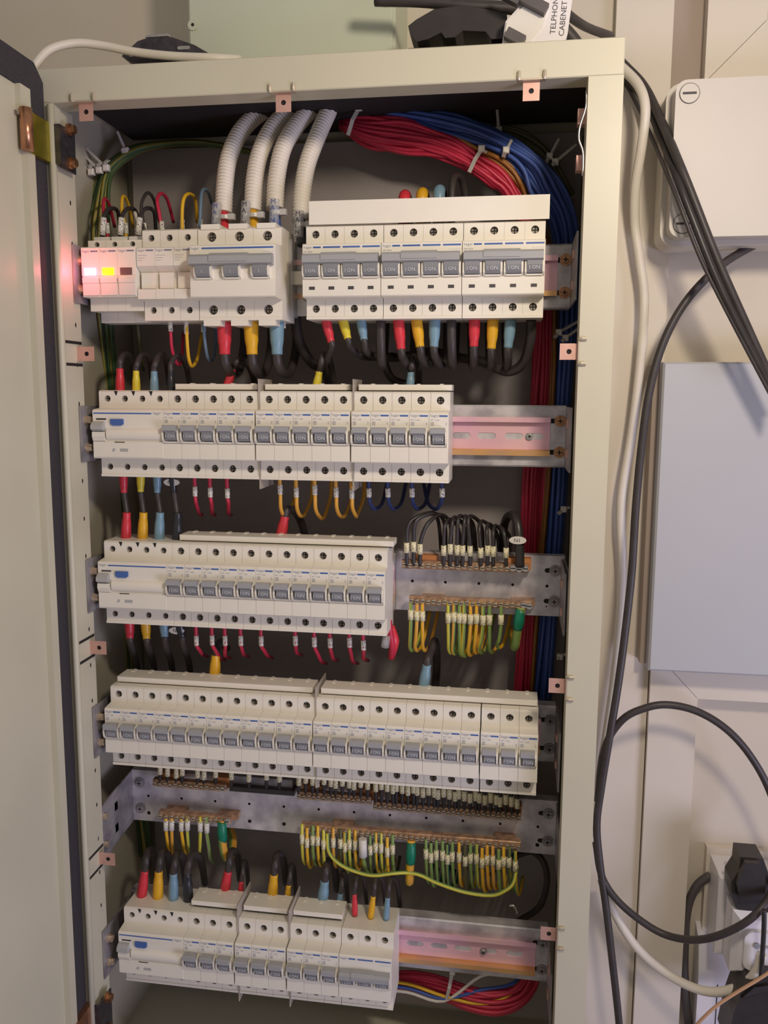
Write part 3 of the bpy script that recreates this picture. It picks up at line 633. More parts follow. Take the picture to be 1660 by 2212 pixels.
for c, a, b, rs in (('red', (266, 1020), (268, 1064), 4.2), ('lemon', (304, 1020), (304, 1062), 4.0), ('blue', (340, 1022), (340, 1064), 4.0), ('black', (372, 1025), (376, 1064), 4.0)):
    wire('power_cable', 'black cable with %s sleeve running between the two upper residual current breakers' % c, 'cable', [(a[0], a[1], 38), (b[0], b[1], 38), (b[0]+3, 1085, 38), (b[0]+6, 1108, 36), (b[0]+8, 1150, 34), (b[0]+9, 1172, 34)], 2.9, 'black_cable', 'sleeved power cables',
         [sleeve(a, b, 38, rs, SL[c]), sleeve((b[0]+(4 if c != 'black' else 7), 1170), (b[0]+(6 if c != 'black' else 8), 1107), 34, 5.0, SL[{'lemon': 'yellow'}.get(c, c)])], n=10)
def tagd(name, px, py, y, txt, label):      # oval white neutral tag
    p = PX(px, py, y); t = MB(); t.poly([(p.x+8*math.cos(a*math.pi/8), p.z+3.6*math.sin(a*math.pi/8)) for a in range(16)], lambda u, v, w_: (u, p.y+w_, v), -1, 1)
    o = t.thing(name, 'pvc', label, 'tag'); c = o.location
    tm = text_mb(txt, 5, -3.6, -1.7, -1.15); tm.v = [(v[0], v[1], v[2]+3.6) for v in tm.v]; tm.part('lettering', 'ink', o)
tagd('neutral_tag', 371, 1042, 36, 'N1', 'white oval tag lettered N1 under a residual current breaker')
tagd('neutral_tag', 382, 1362, 36, 'N2', 'white oval tag lettered N2 under a residual current breaker')
# outgoing circuit wires of the second rail
def out(lab, px, my0, my1, tail, m, i, y=36, split=None):
    p = [(px-1, my0-28, y), (px, my0, y), (px+1, my1, y)]+tail
    thin('%s %s' % (lab, ORD[i]+' from the residual current breaker'), p, m, ((px, my0), (px+1, my1)), 1.9, lab+' set', 2.5, split=split)
for i, (px, e) in enumerate(((421, 429), (454, 457), (491, 492))): out('red circuit wire under the second rail,', px, 1051+i*2, 1072+i*2, [(px+3, 1088, 40), (e+2, 1110, 70), (e+8, 1112, 110)], 'red_wire', i)
for i, (px, a, b) in enumerate(((605, 1047, (623, 1108)), (640, 1053, (659, 1110)), (680, 1048, (700, 1118)), (726, 1053, (746, 1113)), (760, 1056, (772, 1112)))):
    out('yellow circuit wire under the second rail,', px, a, a+21, [(px+2, 1098, 40), (px+9, 1114, 56), (b[0], b[1], 76), (b[0]+14, 1075, 100), (b[0]+16, 1030, 114)], 'orange_wire', i)
for i, px in enumerate((797, 838, 890, 955)):
    d = 1 if i < 3 else -1
    out('dark blue circuit wire under the second rail,', px, 1055, 1074, [(px+4*d, 1090, 44), (px+14*d, 1100, 60), (px+30*d, 1085, 84), (px+40*d, 1040, 112)], 'darkblue_wire', i)
# -- third rail
rcd_feed(2, [('red', (605, 1170), (616, 1115), 5.4, [(624, 1100, 56), (640, 1108, 72), (655, 1140, 92), (662, 1180, 108)], 'black feed cable with red sleeve behind the third-rail busbar cover')], y=52)
for c, a, b, rs in (('red', (279, 1338), (281, 1380), 4.8), ('yellow', (314, 1340), (317, 1381), 4.8), ('blue', (354, 1342), (356, 1377), 4.6), ('black', (388, 1345), (394, 1378), 4.6)):
    power(c, a, b, 38, rs, [(b[0]+4, 1400, 50), (b[0]+14, 1430, 90), (b[0]+20, 1480, 118)], 'black cable with %s sleeve leaving the third-rail residual current breaker downward' % c, rc=4)
for i, (px, a, e) in enumerate(((424, 1373, (438, 1414)), (458, 1372, (476, 1422)), (486, 1373, (487, 1417)), (520, 1373, (527, 1414)), (564, 1374, (579, 1417)), (638, 1373, (642, 1411)), (679, 1376, (695, 1429)), (713, 1378, (720, 1423)), (755, 1377, (763, 1429)), (785, 1383, (786, 1423)))):
    out('red circuit wire under the third rail,', px, a, a+21, [((px+e[0])/2, (a+21+e[1])/2, 44), (e[0], e[1], 64), (e[0]+10, e[1]+4, 108)], 'red_wire', i)
wire('wire', 'thick red sleeved wire with clear marker at the end of the third rail', 'wire', [(840, 1340, 40), (843, 1365, 42), (848, 1400, 46), (846, 1420, 60), (850, 1400, 90)], 3.2, 'red_wire', None, [('sleeve', [PX(846, 1352, 48), PX(852, 1385, 48), PX(846, 1420, 54)], [3, 5.2, 3.4], 'red_sleeve'), ('marker', [PX(836, 1372, 40), PX(832, 1398, 40)], 4, 'clear_tube')])
rcd_feed(3, [('yellow', (464, 1468), (466, 1414), 5.6, [(468, 1400, 56), (478, 1388, 76), (490, 1400, 108)], 'black feed cable with yellow sleeve behind the fourth-rail busbar cover'),
 ('blue', (915, 1492), (923, 1434), 5.6, [(930, 1410, 60), (940, 1385, 76), (944, 1430, 96), (940, 1500, 110)], 'black feed cable with pale blue sleeve behind the fourth-rail busbar cover')], y=52)
# ================================================================== terminal bars
SCREW_T = MB().cyl((0, 0, 0), (0, -3, 0), 2.6, 2.2, 10).box(-1.8, 1.8, -3.1, -2.9, -.4, .4, 1).mesh('clamp_screw', ['clamp', 'hole_dark'])
SCREW_TL = MB().cyl((0, 0, 0), (0, -2.6, 0), 3.0, 3.0, 12).box(-2.4, 2.4, -2.7, -2.5, -.5, .5, 1).mesh('clamp_screw', ['steel', 'hole_dark'])
def tbar(p0, p1, y, n, label, h=8, big=0, ins=True, name='terminal_bar'):
    a = PX(*p0, y); b = PX(*p1, y); z = (a.z+b.z)/2; t = root(name, (a.x+b.x)/2, y, z, label, 'terminal bar'); w_ = (b.x-a.x)/2
    MB().cbox(-w_, w_, 0, 8, -h/2, h/2, .8).part('bar', 'brass', t)
    for i in range(n):
        x_ = -w_+(i+.5)*2*w_/n; inst(SCREW_TL if i >= n-big else SCREW_T, 'clamp_screw', t, (x_, 0, (-.4 if i % 2 else .4)))
    for x_ in (-w_*.62, w_*.86): MB().box(x_-11, x_+11, 8, 20, -h/2+1, h/2+(4 if ins else -1)).part('insulating_foot', 'insulator' if ins else 'brass', t)
    return t, z
def bplate(x0, x1, y, z0, z1, label, left=False):
    t = root('earth_plate', (x0+x1)/2, y, z0, label, 'plate'); w_ = (x1-x0)/2; h = z1-z0; m = MB(); n = 12 if left else 5
    for i in range(n):
        a = -w_+2*w_*i/n; b = -w_+2*w_*(i+1)/n
        m.cell(a, b, h*.3, h, circ((a+b)/2, h*.5, 1.5, 8), FRONT(0), 1.5, True, hm=1); m.cell(a, b, 0, h*.3, circ((a+b)/2, h*.16, 2.1 if left else .8, 8), FRONT(0), 1.5, True, hm=1)
    m.box(-w_, w_, 1.5, 12, h-1.5, h); m.box(-w_, w_, 1.5, 12, 0, 1.5); m.part('plate', ['galv', 'hole_dark'], t)
    for zz in (h*.25, h*.76):
        inst(SCREW_G, 'plate_screw', t, (w_-9, -.2, zz)); MB().poly(slot(w_-15, zz, 8, 4.4), FRONT(-.3), 0, .3).part('adjusting_slot', 'hole_dark', t)
        if left: inst(SCREW_G, 'plate_screw', t, (-w_+10, -.2, zz))
    m = MB(); m.box(w_-1.5, w_, -60, 2, 2, h-2); m.part('end_bracket', 'galv_dark', t)
    if left:
        m = MB(); m.poly([(-82, -8), (-82, h-12), (-60, h-6), (2, h), (2, 0), (-60, -6)], lambda u, v, w2: (-w_+w2, u, v), 0, 1.5); m.part('side_bracket', 'galv_dark', t)
        for (u, v) in ((-66, h-20), (-66, 8)):
            MB().cyl((-w_+1.5, u, v), (-w_+4.5, u, v), 3.4, 3.4, 6).part('bracket_bolt', 'clamp', t)
        for (u, v) in ((-40, h-22), (-40, 12)): MB().poly(slot(u, v, 3, 9), lambda a_, b_, w2: (-w_+1.5+w2, a_, b_), 0, .3).part('adjusting_slot', 'hole_dark', t)
    return t
bplate(77, 240, 62, -319, -260, 'galvanised terminal plate at the end of the third rail')
bplate(-215, 242, 75, -572, -514, 'long galvanised terminal plate between the two lowest breaker rows', True)
tbar((868, 1218), (1142, 1230), 42, 21, 'short brass neutral bar holding black wires above the third-rail plate', big=3)
tbar((884, 1295), (1150, 1310), 42, 22, 'short brass earth bar holding green and yellow wires on the third-rail plate', big=2, ins=False)
tbar((330, 1693), (488, 1702), 56, 14, 'short brass neutral bar at the hinge end of the long plate', big=1)
tbar((642, 1719), (802, 1730), 56, 15, 'brass neutral bar midway along the long plate')
tbar((806, 1742), (1126, 1765), 56, 30, 'longest brass neutral bar under the fourth rail')
tbar((342, 1760), (497, 1775), 56, 13, 'short brass earth bar at the hinge end of the long plate', big=2, ins=False)
tbar((650, 1790), (1126, 1826), 56, 40, 'longest brass earth bar along the bottom of the long plate', ins=False)
a = PX(497, 1703, 60); b = PX(637, 1712, 60); MB().box(a.x, b.x, 58, 73, (a.z+b.z)/2-2.5, (a.z+b.z)/2+2.5).thing('spare_bar', 'black', 'plain black insulating strip between two neutral bars', 'bar')
MB().box(PX(505, 1690, 66).x, PX(632, 1690, 66).x, 66, 74, PX(560, 1705, 66).z, PX(560, 1680, 66).z).thing('bar_bracket', 'galv_dark', 'bare grey bracket behind the black insulating strip', 'bracket')
# neutral wires on the short bar of the third rail
NX = [(879, 1172), (894, 1170), (908, 1175), (959, 1178), (973, 1175), (988, 1177), (1000, 1178), (1016, 1179), (1039, 1183), (1054, 1178), (1066, 1180), (1094, 1183)]
NT = [(886, 1128, 932, 1107), (900, 1124, 942, 1110), (922, 1135, 952, 1112), (962, 1135, 975, 1122), (978, 1128, 985, 1118), (990, 1125, 998, 1115), (1004, 1124, 1008, 1116), (1012, 1124, 1022, 1116), (1036, 1140, 1044, 1126), (1052, 1145, 1058, 1132), (1066, 1148, 1072, 1136), (1088, 1148, 1080, 1138)]
for i, ((px, py), (ax, ay, bx, by)) in enumerate(zip(NX, NT)):
    thin('black neutral wire with cream marker on the third-rail bar, %s from the breakers' % ORD[i], [(px, 1222, 40), (px, py+22, 40), (px, py, 40), (ax, ay, 42), (bx, by, 56), (bx+16+i % 3*3, by+22, 76), (bx+22, 1200, 96)], 'black', ((px, py+22), (px, py)), 1.9, 'black neutral wires of the third rail', 2.6, 'marker_cream')
wire('neutral_cable', 'thick black cable tagged N1 on the third-rail neutral bar', 'cable', [(1124, 1225, 40), (1123, 1180, 40), (1119, 1135, 44), (1110, 1113, 54), (1095, 1120, 68), (1088, 1150, 84), (1088, 1210, 100)], 4.2, 'black', n=10)
tagd('neutral_tag', 1119, 1167, 34, 'N1', 'white oval tag lettered N1 on the thick black cable')
# earth wires of the third rail
EC = [['green_wire', 'lime_wire'], ['orange_wire', 'yellow_wire'], ['yellow_wire', 'orange_wire'], ['lime_wire', 'green_wire'], ['orange_wire', 'green_wire'], ['yellow_wire', 'green_wire']]
EX = [(888, 1317, 886, 1405), (901, 1319, 897, 1405), (913, 1320, 914, 1405), (969, 1324, 970, 1410), (981, 1322, 978, 1412), (993, 1324, 994, 1415), (1003, 1325, 1000, 1417), (1017, 1327, 1012, 1415), (1030, 1326, 1025, 1410), (1044, 1329, 1036, 1410), (1058, 1328, 1058, 1409), (1083, 1328, 1074, 1400)]
for i, (px, py, ex, ey) in enumerate(EX):
    thin('green and yellow earth wire on the third-rail bar, %s from the breakers' % ORD[i], [(px, 1300, 42), (px, py, 40), (px, py+22, 40), ((px+ex)/2, py+55, 42), (ex, ey-8, 50), (ex+6, ey, 60), (ex+18, ey-20, 80), (ex+34, ey-90, 104)], EC[i % 6], ((px, py), (px, py+21)), 1.75, 'earth wires of the third rail', 2.8, 'marker_cream', .5)
wire('earth_cable', 'thick green and yellow earth cable with green sleeve on the third-rail bar', 'cable', [(1126, 1312, 42), (1124, 1330, 42), (1118, 1365, 46), (1112, 1398, 60), (1106, 1360, 90)], 4.2, ['orange_wire', 'green_wire'], None, [('sleeve', [PX(1125, 1316, 42), PX(1122, 1340, 42), PX(1119, 1358, 45)], [4.4, 5.2, 4.6], 'green_sleeve')], n=12, split=.5)
# earth wires of the long plate, hinge end
for i, (px, py, ex, ey, m) in enumerate(((359, 1772, 366, 1846, ['orange_wire', 'yellow_wire']), (371, 1772, 373, 1842, ['orange_wire', 'yellow_wire']), (392, 1773, 400, 1840, ['yellow_wire', 'green_wire']), (405, 1772, 409, 1838, ['green_wire', 'lime_wire']), (433, 1775, 431, 1848, ['yellow_wire', 'lime_wire']), (447, 1777, 455, 1856, ['green_wire', 'white_wire']))):
    thin('striped earth wire on the hinge-end bar of the long plate, %s from the hinge' % ORD[i], [(px, 1764, 56), (px, py, 54), (px, py+21, 54), ((px+ex)/2, py+50, 58), (ex, ey, 74), (ex+8, ey+6, 104)], m, ((px, py), (px, py+21)), 1.8, 'earth wires at the hinge end of the long plate', 2.9, 'marker', .5)
wire('earth_cable', 'thick green and yellow earth cable curling from the hinge-end bar', 'cable', [(480, 1772, 56), (480, 1800, 54), (482, 1830, 56), (489, 1852, 66), (500, 1845, 80), (504, 1815, 98), (498, 1790, 110)], 4.4, ['orange_wire', 'green_wire'], None, [('sleeve', [PX(480, 1776, 54), PX(480, 1798, 53), PX(482, 1816, 55)], [4.6, 5.2, 4.6], 'green_sleeve')], n=12, split=.5)
# earth wires of the long plate, long bar
LX = [137, 165, 197, 225, 258, 312, 352, 377, 403, 435, 520, 550, 580, 615, 645, 832, 860, 890, 925, 953, 980, 1018, 1052, 1082, 1115, 1147, 1175, 1207, 1240, 1268, 1298, 1333]
for i, zx in enumerate(LX):
    px = 600+zx/2.594; my = 1640+(420+(zx-137)*(.115 if zx < 700 else .1)+(18 if i % 3 == 1 else 0)+(14 if zx > 700 else 0))/2.594; end = my+(56 if zx < 700 else 64)
    m = [['lime_wire', 'green_wire'], ['orange_wire', 'yellow_wire'], ['green_wire', 'olive_wire'], ['yellow_wire', 'green_wire']][i % 4]
    if 800 < zx < 1000: m = ['darkgreen_wire', 'green_wire']
    if zx in (1147, 1175, 1207): m = ['orange_wire', 'yellow_wire']
    thin('earth wire with cream marker on the longest bar, %s from the hinge' % ('last' if i == 31 else 'last but one' if i == 30 else ORD[i]), [(px, my-22, 54), (px, my, 52), (px, my+20, 52), (px+1, my+40, 56), (px+3, end, 66), (px+9, end+6, 84), (px+16, end-30, 108)], m, ((px, my), (px, my+20)), 1.7, 'earth wires of the longest bar', 2.5, 'marker_cream', .5)
wire('earth_cable', 'thick earth cable with green sleeve midway along the longest earth bar', 'cable', [(889, 1815, 54), (888, 1840, 52), (886, 1880, 54), (885, 1905, 62), (888, 1890, 90)], 4.2, ['orange_wire', 'yellow_wire'], None, [('sleeve', [PX(889, 1820, 52), PX(888, 1845, 51), PX(887, 1864, 52)], [4.4, 5.2, 4.6], 'green_sleeve')], n=12, split=.7)
thin('long yellow-green earth wire slung below the longest earth bar', [(708, 1800, 54), (711, 1840, 50), (735, 1867, 46), (773, 1884, 44), (808, 1891, 44), (845, 1887, 46), (878, 1885, 50), (908, 1890, 50), (947, 1908, 46), (1005, 1927, 44), (1062, 1934, 44), (1093, 1923, 46), (1110, 1906, 50), (1117, 1870, 54)], ['lime_wire', 'green_wire'], None, 1.9, split=.75)
wire('marker_sleeve', 'single grey flag marker wire among the longest-bar earth wires', 'wire', [(783, 1810, 52), (784, 1845, 50), (790, 1875, 58), (800, 1885, 84)], 2.2, ['yellow_wire', 'green_wire'], None, [('marker', [PX(784, 1812, 49), PX(785, 1850, 49)], 4.2, 'pvc')], split=.6)
# neutral wires dropping behind the fourth rail onto the three neutral bars
ux = [346, 362, 381, 394, 427, 441, 466]+[500, 538, 576, 604]; 
VX = [(px, 1668+(px-346)*.055, 1694) for px in ux[:7]]+[(px, 1676+(px-500)*.05, 1700) for px in ux[7:]]
VX += [(646+k*13.2+(k % 3)*1.6, 1686+k*1.0, 1718+k) for k in range(12)]+[(812+k*11.2+(k % 4)*1.2, 1699+k*1.35, 1742+k*.75) for k in range(28)]
for i, (px, py, pe) in enumerate(VX):
    g_ = 'hinge-end' if i < 7 else 'spare' if i < 11 else 'middle' if i < 23 else 'longest'; k = i-(0 if i < 7 else 7 if i < 11 else 11 if i < 23 else 23)
    thin('black neutral wire with pale marker %s, %s from the hinge' % ('beside the black insulating strip' if g_ == 'spare' else 'on the %s neutral bar' % g_, ORD[k]), [(px, pe+2, 58), (px, py+8, 57), (px, py-16, 58), (px+3, py-50, 72), (px+4, py-90, 100)], 'black', ((px, py+4+(i % 3)*3), (px, py-17+(i % 3)*3)), 1.9, 'black neutral wires of the long plate', 2.7, 'marker_cream')
# -- lowest rail feeds
def low(c, w0, n0, rs, lb, y=36, dx=14, rc=3.8):
    power(c, w0, n0, y, rs, [(n0[0]+3, n0[1]-22, y), (n0[0]+dx*.5, n0[1]-42, y+14), (n0[0]+dx*1.4, n0[1]-34, y+34), (n0[0]+dx*1.9, n0[1]+20, y+62)], lb, rc=rc)
low('red', (306, 1938), (313, 1880), 5.2, 'black cable with red sleeve on the lowest residual current breaker')
low('yellow', (341, 1942), (343, 1881), 5.4, 'black cable with yellow sleeve on the lowest residual current breaker')
low('blue', (375, 1944), (375, 1886), 5.2, 'black cable with blue sleeve on the lowest residual current breaker')
low('black', (407, 1946), (405, 1888), 5.2, 'all-black cable on the lowest residual current breaker', dx=20)
low('red', (483, 1945), (493, 1881), 5.4, 'black feed cable with large red sleeve on the lowest busbar cover', 50)
low('red', (518, 1946), (522, 1903), 3.2, 'black feed cable with small red sleeve on the lowest busbar cover', 52, 8, 3)
low('yellow', (588, 1952), (592, 1888), 5.4, 'black feed cable with large yellow sleeve on the lowest busbar cover', 50)
low('yellow', (620, 1954), (624, 1911), 3.3, 'black feed cable with small yellow sleeve on the lowest busbar cover', 52, 8, 3)
low('blue', (696, 1962), (702, 1902), 5.8, 'black feed cable with large blue sleeve on the lowest busbar cover', 50)
low('blue', (732, 1966), (736, 1929), 3.6, 'black feed cable with small blue sleeve on the lowest busbar cover', 52, 8, 3)
low('red', (767, 1976), (766, 1931), 3.0, 'black cable with slim red sleeve on the lowest three-pole breaker', 36, 14, 3)
low('yellow', (801, 1982), (807, 1935), 3.3, 'black cable with slim yellow sleeve on the lowest three-pole breaker', 36, 14, 3)
low('blue', (834, 1985), (838, 1938), 3.3, 'black cable with slim blue sleeve on the lowest three-pole breaker', 36, 14, 3)
wire('power_cable', 'black cable ring in the dark corner above the lowest bare rail', 'cable', [(1120, 1990, 120), (1165, 1960, 110), (1182, 1910, 104), (1176, 1865, 104), (1150, 1840, 112), (1110, 1850, 124)], 3.4, 'black_cable', n=10)
p = PX(1112, 1965, 66); hk = MB(); hk.tube([(p.x+3, p.y+4, p.z-6), (p.x+2, p.y, p.z), (p.x-1, p.y-1, p.z+5), (p.x-5, p.y, p.z+4)], 1.4, 8, 4); hk.thing('wire_hook', 'steel', 'small bright metal hook on top of the lowest rail', 'hook', smooth=True)
# ================================================================== bundles
def bundle(n, A, B, Y, r, m, name, label, group, jit=5., split=None):
    """n separate wires fanned between two edge paths A and B; Y is the depth along the path"""
    for i in range(n):
        u = (i+.5)/n; dy = random.uniform(-jit, jit); P = []
        for k, (a, b) in enumerate(zip(A, B)):
            uu = min(1, max(0, u+random.uniform(-.09, .09))); bulge = -6*math.sin(math.pi*u)
            P.append(PX(a[0]+(b[0]-a[0])*uu, a[1]+(b[1]-a[1])*uu, Y[k]+dy+bulge))
        MB().tube(P, r, 8 if not split else 10, 4, split, random.random()*6).thing(name, m, label, 'wire', group, True)
YB_ = [118, 104, 96, 92, 90, 90, 92, 96, 112, 122, 124, 124, 124, 124]
bundle(22, [(735, 258), (796, 254), (875, 258), (940, 280), (984, 297), (1041, 332), (1088, 368), (1126, 424), (1190, 560), (1194, 720), (1188, 860), (1178, 1040), (1163, 1330), (1150, 1520)],
 [(735, 276), (799, 319), (875, 332), (933, 336), (987, 355), (1016, 372), (1060, 402), (1090, 424), (1150, 560), (1152, 720), (1148, 860), (1130, 1040), (1124, 1330), (1112, 1520)], YB_, 2.1, 'red_wire', 'wire', 'red wire in the thick red bundle arching to the clip side', 'red bundle wires')
bundle(16, [(788, 228), (882, 238), (984, 249), (1060, 276), (1114, 303), (1179, 350), (1216, 402), (1244, 480), (1250, 600), (1240, 740), (1231, 860), (1224, 1040), (1204, 1330), (1190, 1520)],
 [(788, 251), (875, 262), (940, 286), (1005, 303), (1088, 338), (1121, 371), (1146, 424), (1190, 480), (1206, 600), (1208, 740), (1202, 860), (1190, 1040), (1168, 1330), (1152, 1520)], [120, 108, 100, 96, 94, 94, 96, 104, 116, 124, 124, 124, 124, 124], 2.1, 'blue_wire', 'wire', 'blue wire in the blue bundle arching over the red one', 'blue bundle wires')
bundle(6, [(950, 285), (988, 297), (1028, 311), (1071, 326), (1107, 351), (1129, 381), (1144, 417), (1196, 560), (1202, 740), (1200, 860), (1190, 1040), (1166, 1330), (1156, 1520)],
 [(950, 292), (994, 305), (1041, 335), (1089, 371), (1112, 396), (1120, 412), (1126, 424), (1186, 560), (1190, 740), (1186, 860), (1177, 1040), (1150, 1330), (1138, 1520)], [100, 97, 96, 95, 96, 98, 102, 116, 124, 124, 124, 124, 124], 2.0, 'brown_wire', 'wire', 'brown wire pressed between the red and blue bundles', 'brown bundle wires', 3)
bundle(5, [(960, 262), (1060, 270), (1130, 285), (1190, 330), (1240, 420)], [(960, 270), (1060, 285), (1120, 305), (1180, 345), (1230, 425)], [126, 120, 116, 112, 116], 2.0, 'olive_wire', 'wire', 'dull olive wire running behind the blue bundle', 'olive wires', 4)
bundle(9, [(580, 335), (440, 306), (330, 309), (270, 322), (225, 362), (203, 410), (186, 500), (186, 600), (190, 700), (200, 860), (216, 1000), (250, 1300), (270, 1600), (300, 1850)], [(580, 340), (440, 312), (330, 320), (282, 340), (250, 372), (240, 410), (238, 500), (240, 600), (246, 700), (262, 860), (262, 1000), (280, 1300), (300, 1600), (330, 1850)],
 [138, 128, 118, 104, 92, 84, 80, 88, 92, 112, 122, 128, 132, 136], 1.9, ['shaded_lime', 'shaded_green'], 'wire', 'green and yellow wire in the earth bundle on the hinge side', 'hinge-side earth bundle wires', 5, .5)
bundle(12, [(800, 2110), (872, 2100), (940, 2108), (1014, 2133), (1070, 2137), (1120, 2122), (1140, 2070), (1140, 2000)], [(800, 2145), (872, 2140), (961, 2160), (1014, 2182), (1081, 2191), (1138, 2170), (1168, 2110), (1166, 2000)], [120, 112, 100, 92, 92, 98, 112, 122], 2.1, 'red_wire', 'wire', 'red wire in the coil lying under the lowest rail', 'red coil wires', 4)
for k, (m, nm) in enumerate((('yellow_wire', 'yellow'), ('blue_wire', 'blue'), ('white_wire', 'white'))):
    thin('%s wire lying along the red coil under the lowest rail' % nm, [(800, 2118+k*9, 100), (880, 2125+k*9, 92), (960, 2152+k*5, 86), (1040, 2168-k*30, 84), (1100, 2150-k*22, 90), (1130, 2105, 104)], m, None, 1.8)
# cable ties
def ctie(px0, px1, y, label, tail=None, w_=3.6):
    a = PX(*px0, y); b = PX(*px1, y); d = (b-a); L = d.length; d.normalize(); n_ = Vector((-d.z, 0, d.x)); m = MB()
    for o_ in (0, 1):
        p0 = a+Vector((0, -1.5+o_*1.2, 0)); 
    q = [a-n_*w_/2, a+n_*w_/2, a.lerp(b, .5)+n_*w_/2+Vector((0, -5, 0)), b+n_*w_/2, b-n_*w_/2, a.lerp(b, .5)-n_*w_/2+Vector((0, -5, 0))]
    f = [p+Vector((0, 1.3, 0)) for p in q]
    m.q([q[0], q[1], q[2], q[5]]); m.q([q[5], q[2], q[3], q[4]]); m.q([f[5], f[2], f[1], f[0]]); m.q([f[4], f[3], f[2], f[5]])
    for i, j in ((0, 5), (5, 4), (4, 3), (3, 2), (2, 1), (1, 0)): m.q([q[i], q[j], f[j], f[i]])
    t = m.thing('cable_tie', 'tie', label, 'cable tie'); c = Vector(t.location)/S-Vector((0, 0, Z0))
    h = MB(); p = b-c; h.cbox(p.x-3, p.x+3, p.y-3, p.y+2, p.z-3, p.z+3, .8); h.part('tie_head', 'pvc', t)
    if tail: e = PX(*tail, y)-c; MB().cyl(p, e, 1.6, 1.4, 6).part('tie_tail', 'tie', t)
ctie((1014, 372), (1041, 322), 78, 'white cable tie strapped across the red bundle', (1052, 330))
ctie((1088, 340), (1094, 325), 80, 'small white cable tie with stub on the blue bundle', (1106, 302))
ctie((752, 292), (776, 232), 88, 'pale cable tie round the red bundle near the conduits')
ctie((200, 352), (198, 372), 74, 'white cable tie on the earth bundle, nearest the hinge', (165, 344)); ctie((218, 350), (215, 368), 74, 'white cable tie on the earth bundle, between two others', (176, 330)); ctie((234, 345), (230, 363), 74, 'white cable tie on the earth bundle, farthest from the hinge', (186, 320))
ctie((262, 330), (272, 326), 96, 'pale cable tie at the bend of the earth bundle', (254, 285))
ctie((1075, 290), (1078, 282), 104, 'long upright cable tie tail behind the blue bundle', (1072, 200))
ctie((1180, 352), (1188, 338), 100, 'grey cable tie tail reaching for the frame from the blue bundle', (1208, 300)); ctie((1194, 358), (1200, 350), 96, 'longer grey cable tie tail near the earth strap', (1246, 312))
ctie((1198, 730), (1208, 718), 96, 'grey cable tie above the pink side clip', (1250, 694)); ctie((1214, 738), (1222, 730), 94, 'round-headed grey cable tie above the pink side clip', (1250, 710))
ctie((1205, 1110), (1218, 1100), 104, 'pale cable tie on the blue bundle beside the neutral bar', (1232, 1096)); ctie((1204, 1420), (1210, 1418), 104, 'pale round cable tie head below the third-rail plate', (1226, 1412))
ctie((965, 2160), (978, 2098), 84, 'pale cable tie round the red coil under the lowest rail')
# ================================================================== outside the cabinet
def cable(label, pts, r, m, name='cable'): return MB().tube(loc_pts(pts), r, 10, 6).thing(name, m, label, 'cable', None, True)
cable('black cable, uppermost of three sloping from behind the cabinet', [(1300, 90, 150), (1352, 142, 146), (1394, 188, 140), (1430, 262, 112), (1462, 338, 84), (1492, 412, 76), (1550, 560, 74), (1612, 700, 76), (1680, 850, 78)], 4.0, 'black_cable')
cable('black cable, middle of three sloping from behind the cabinet', [(1300, 110, 150), (1350, 165, 148), (1396, 222, 144), (1428, 296, 118), (1462, 380, 80), (1492, 460, 70), (1548, 600, 68), (1605, 720, 70), (1680, 865, 72)], 3.4, 'black')
cable('thin black cable, lowest of three sloping from behind the cabinet', [(1300, 150, 152), (1346, 175, 150), (1378, 228, 150), (1408, 296, 132), (1440, 372, 92), (1468, 440, 72), (1515, 560, 70), (1580, 690, 70), (1680, 880, 70)], 1.9, 'black_cable')
cable('white cable hanging down the wall beside the cabinet edge', [(1300, 110, 152), (1350, 152, 134), (1382, 188, 120), (1395, 235, 112), (1388, 310, 116), (1374, 400, 128), (1372, 480, 140), (1382, 560, 142), (1392, 640, 142), (1388, 740, 142), (1376, 860, 142), (1362, 960, 142), (1345, 1060, 142), (1342, 1130, 142), (1346, 1230, 144), (1340, 1350, 146), (1326, 1480, 146), (1312, 1580, 146), (1296, 1680, 148), (1284, 1790, 150)], 4.7, 'white_cable')
cable('thick black cable from grey junction box down past the big loop', [(1665, 520, 140), (1620, 535, 134), (1550, 580, 124), (1480, 655, 120), (1432, 745, 118), (1403, 850, 116), (1386, 970, 114), (1374, 1100, 112), (1366, 1230, 110), (1352, 1360, 108), (1336, 1480, 106), (1318, 1590, 106), (1300, 1700, 108), (1290, 1780, 110), (1296, 1860, 110), (1310, 1960, 110), (1324, 2080, 110), (1340, 2230, 110), (1352, 2400, 112)], 4.0, 'black_cable')
cable('black cable bent into a big round loop in front of the trim', [(1292, 1730, 118), (1306, 1620, 112), (1345, 1555, 106), (1400, 1528, 104), (1450, 1523, 104), (1510, 1538, 104), (1570, 1575, 104), (1620, 1630, 104), (1662, 1705, 104), (1690, 1800, 104), (1680, 1900, 84), (1640, 1968, 60), (1580, 2010, 64), (1510, 2030, 80), (1440, 2020, 98), (1380, 1985, 104), (1330, 1940, 108), (1300, 1890, 112), (1288, 1820, 116)], 3.8, 'black_cable')
cable('white cable sagging from the cabinet edge to the white adaptor', [(1300, 1900, 128), (1330, 1975, 122), (1375, 2045, 116), (1430, 2095, 110), (1490, 2130, 96), (1545, 2143, 86), (1600, 2130, 76), (1634, 2100, 64), (1646, 2060, 62)], 4.7, 'white_cable')
cable('grey cable tucked in the recess behind the trim', [(1535, 1890, 158), (1505, 1915, 158), (1486, 1965, 158), (1480, 2040, 156), (1480, 2120, 156), (1490, 2230, 156)], 4.6, 'grey_cable')
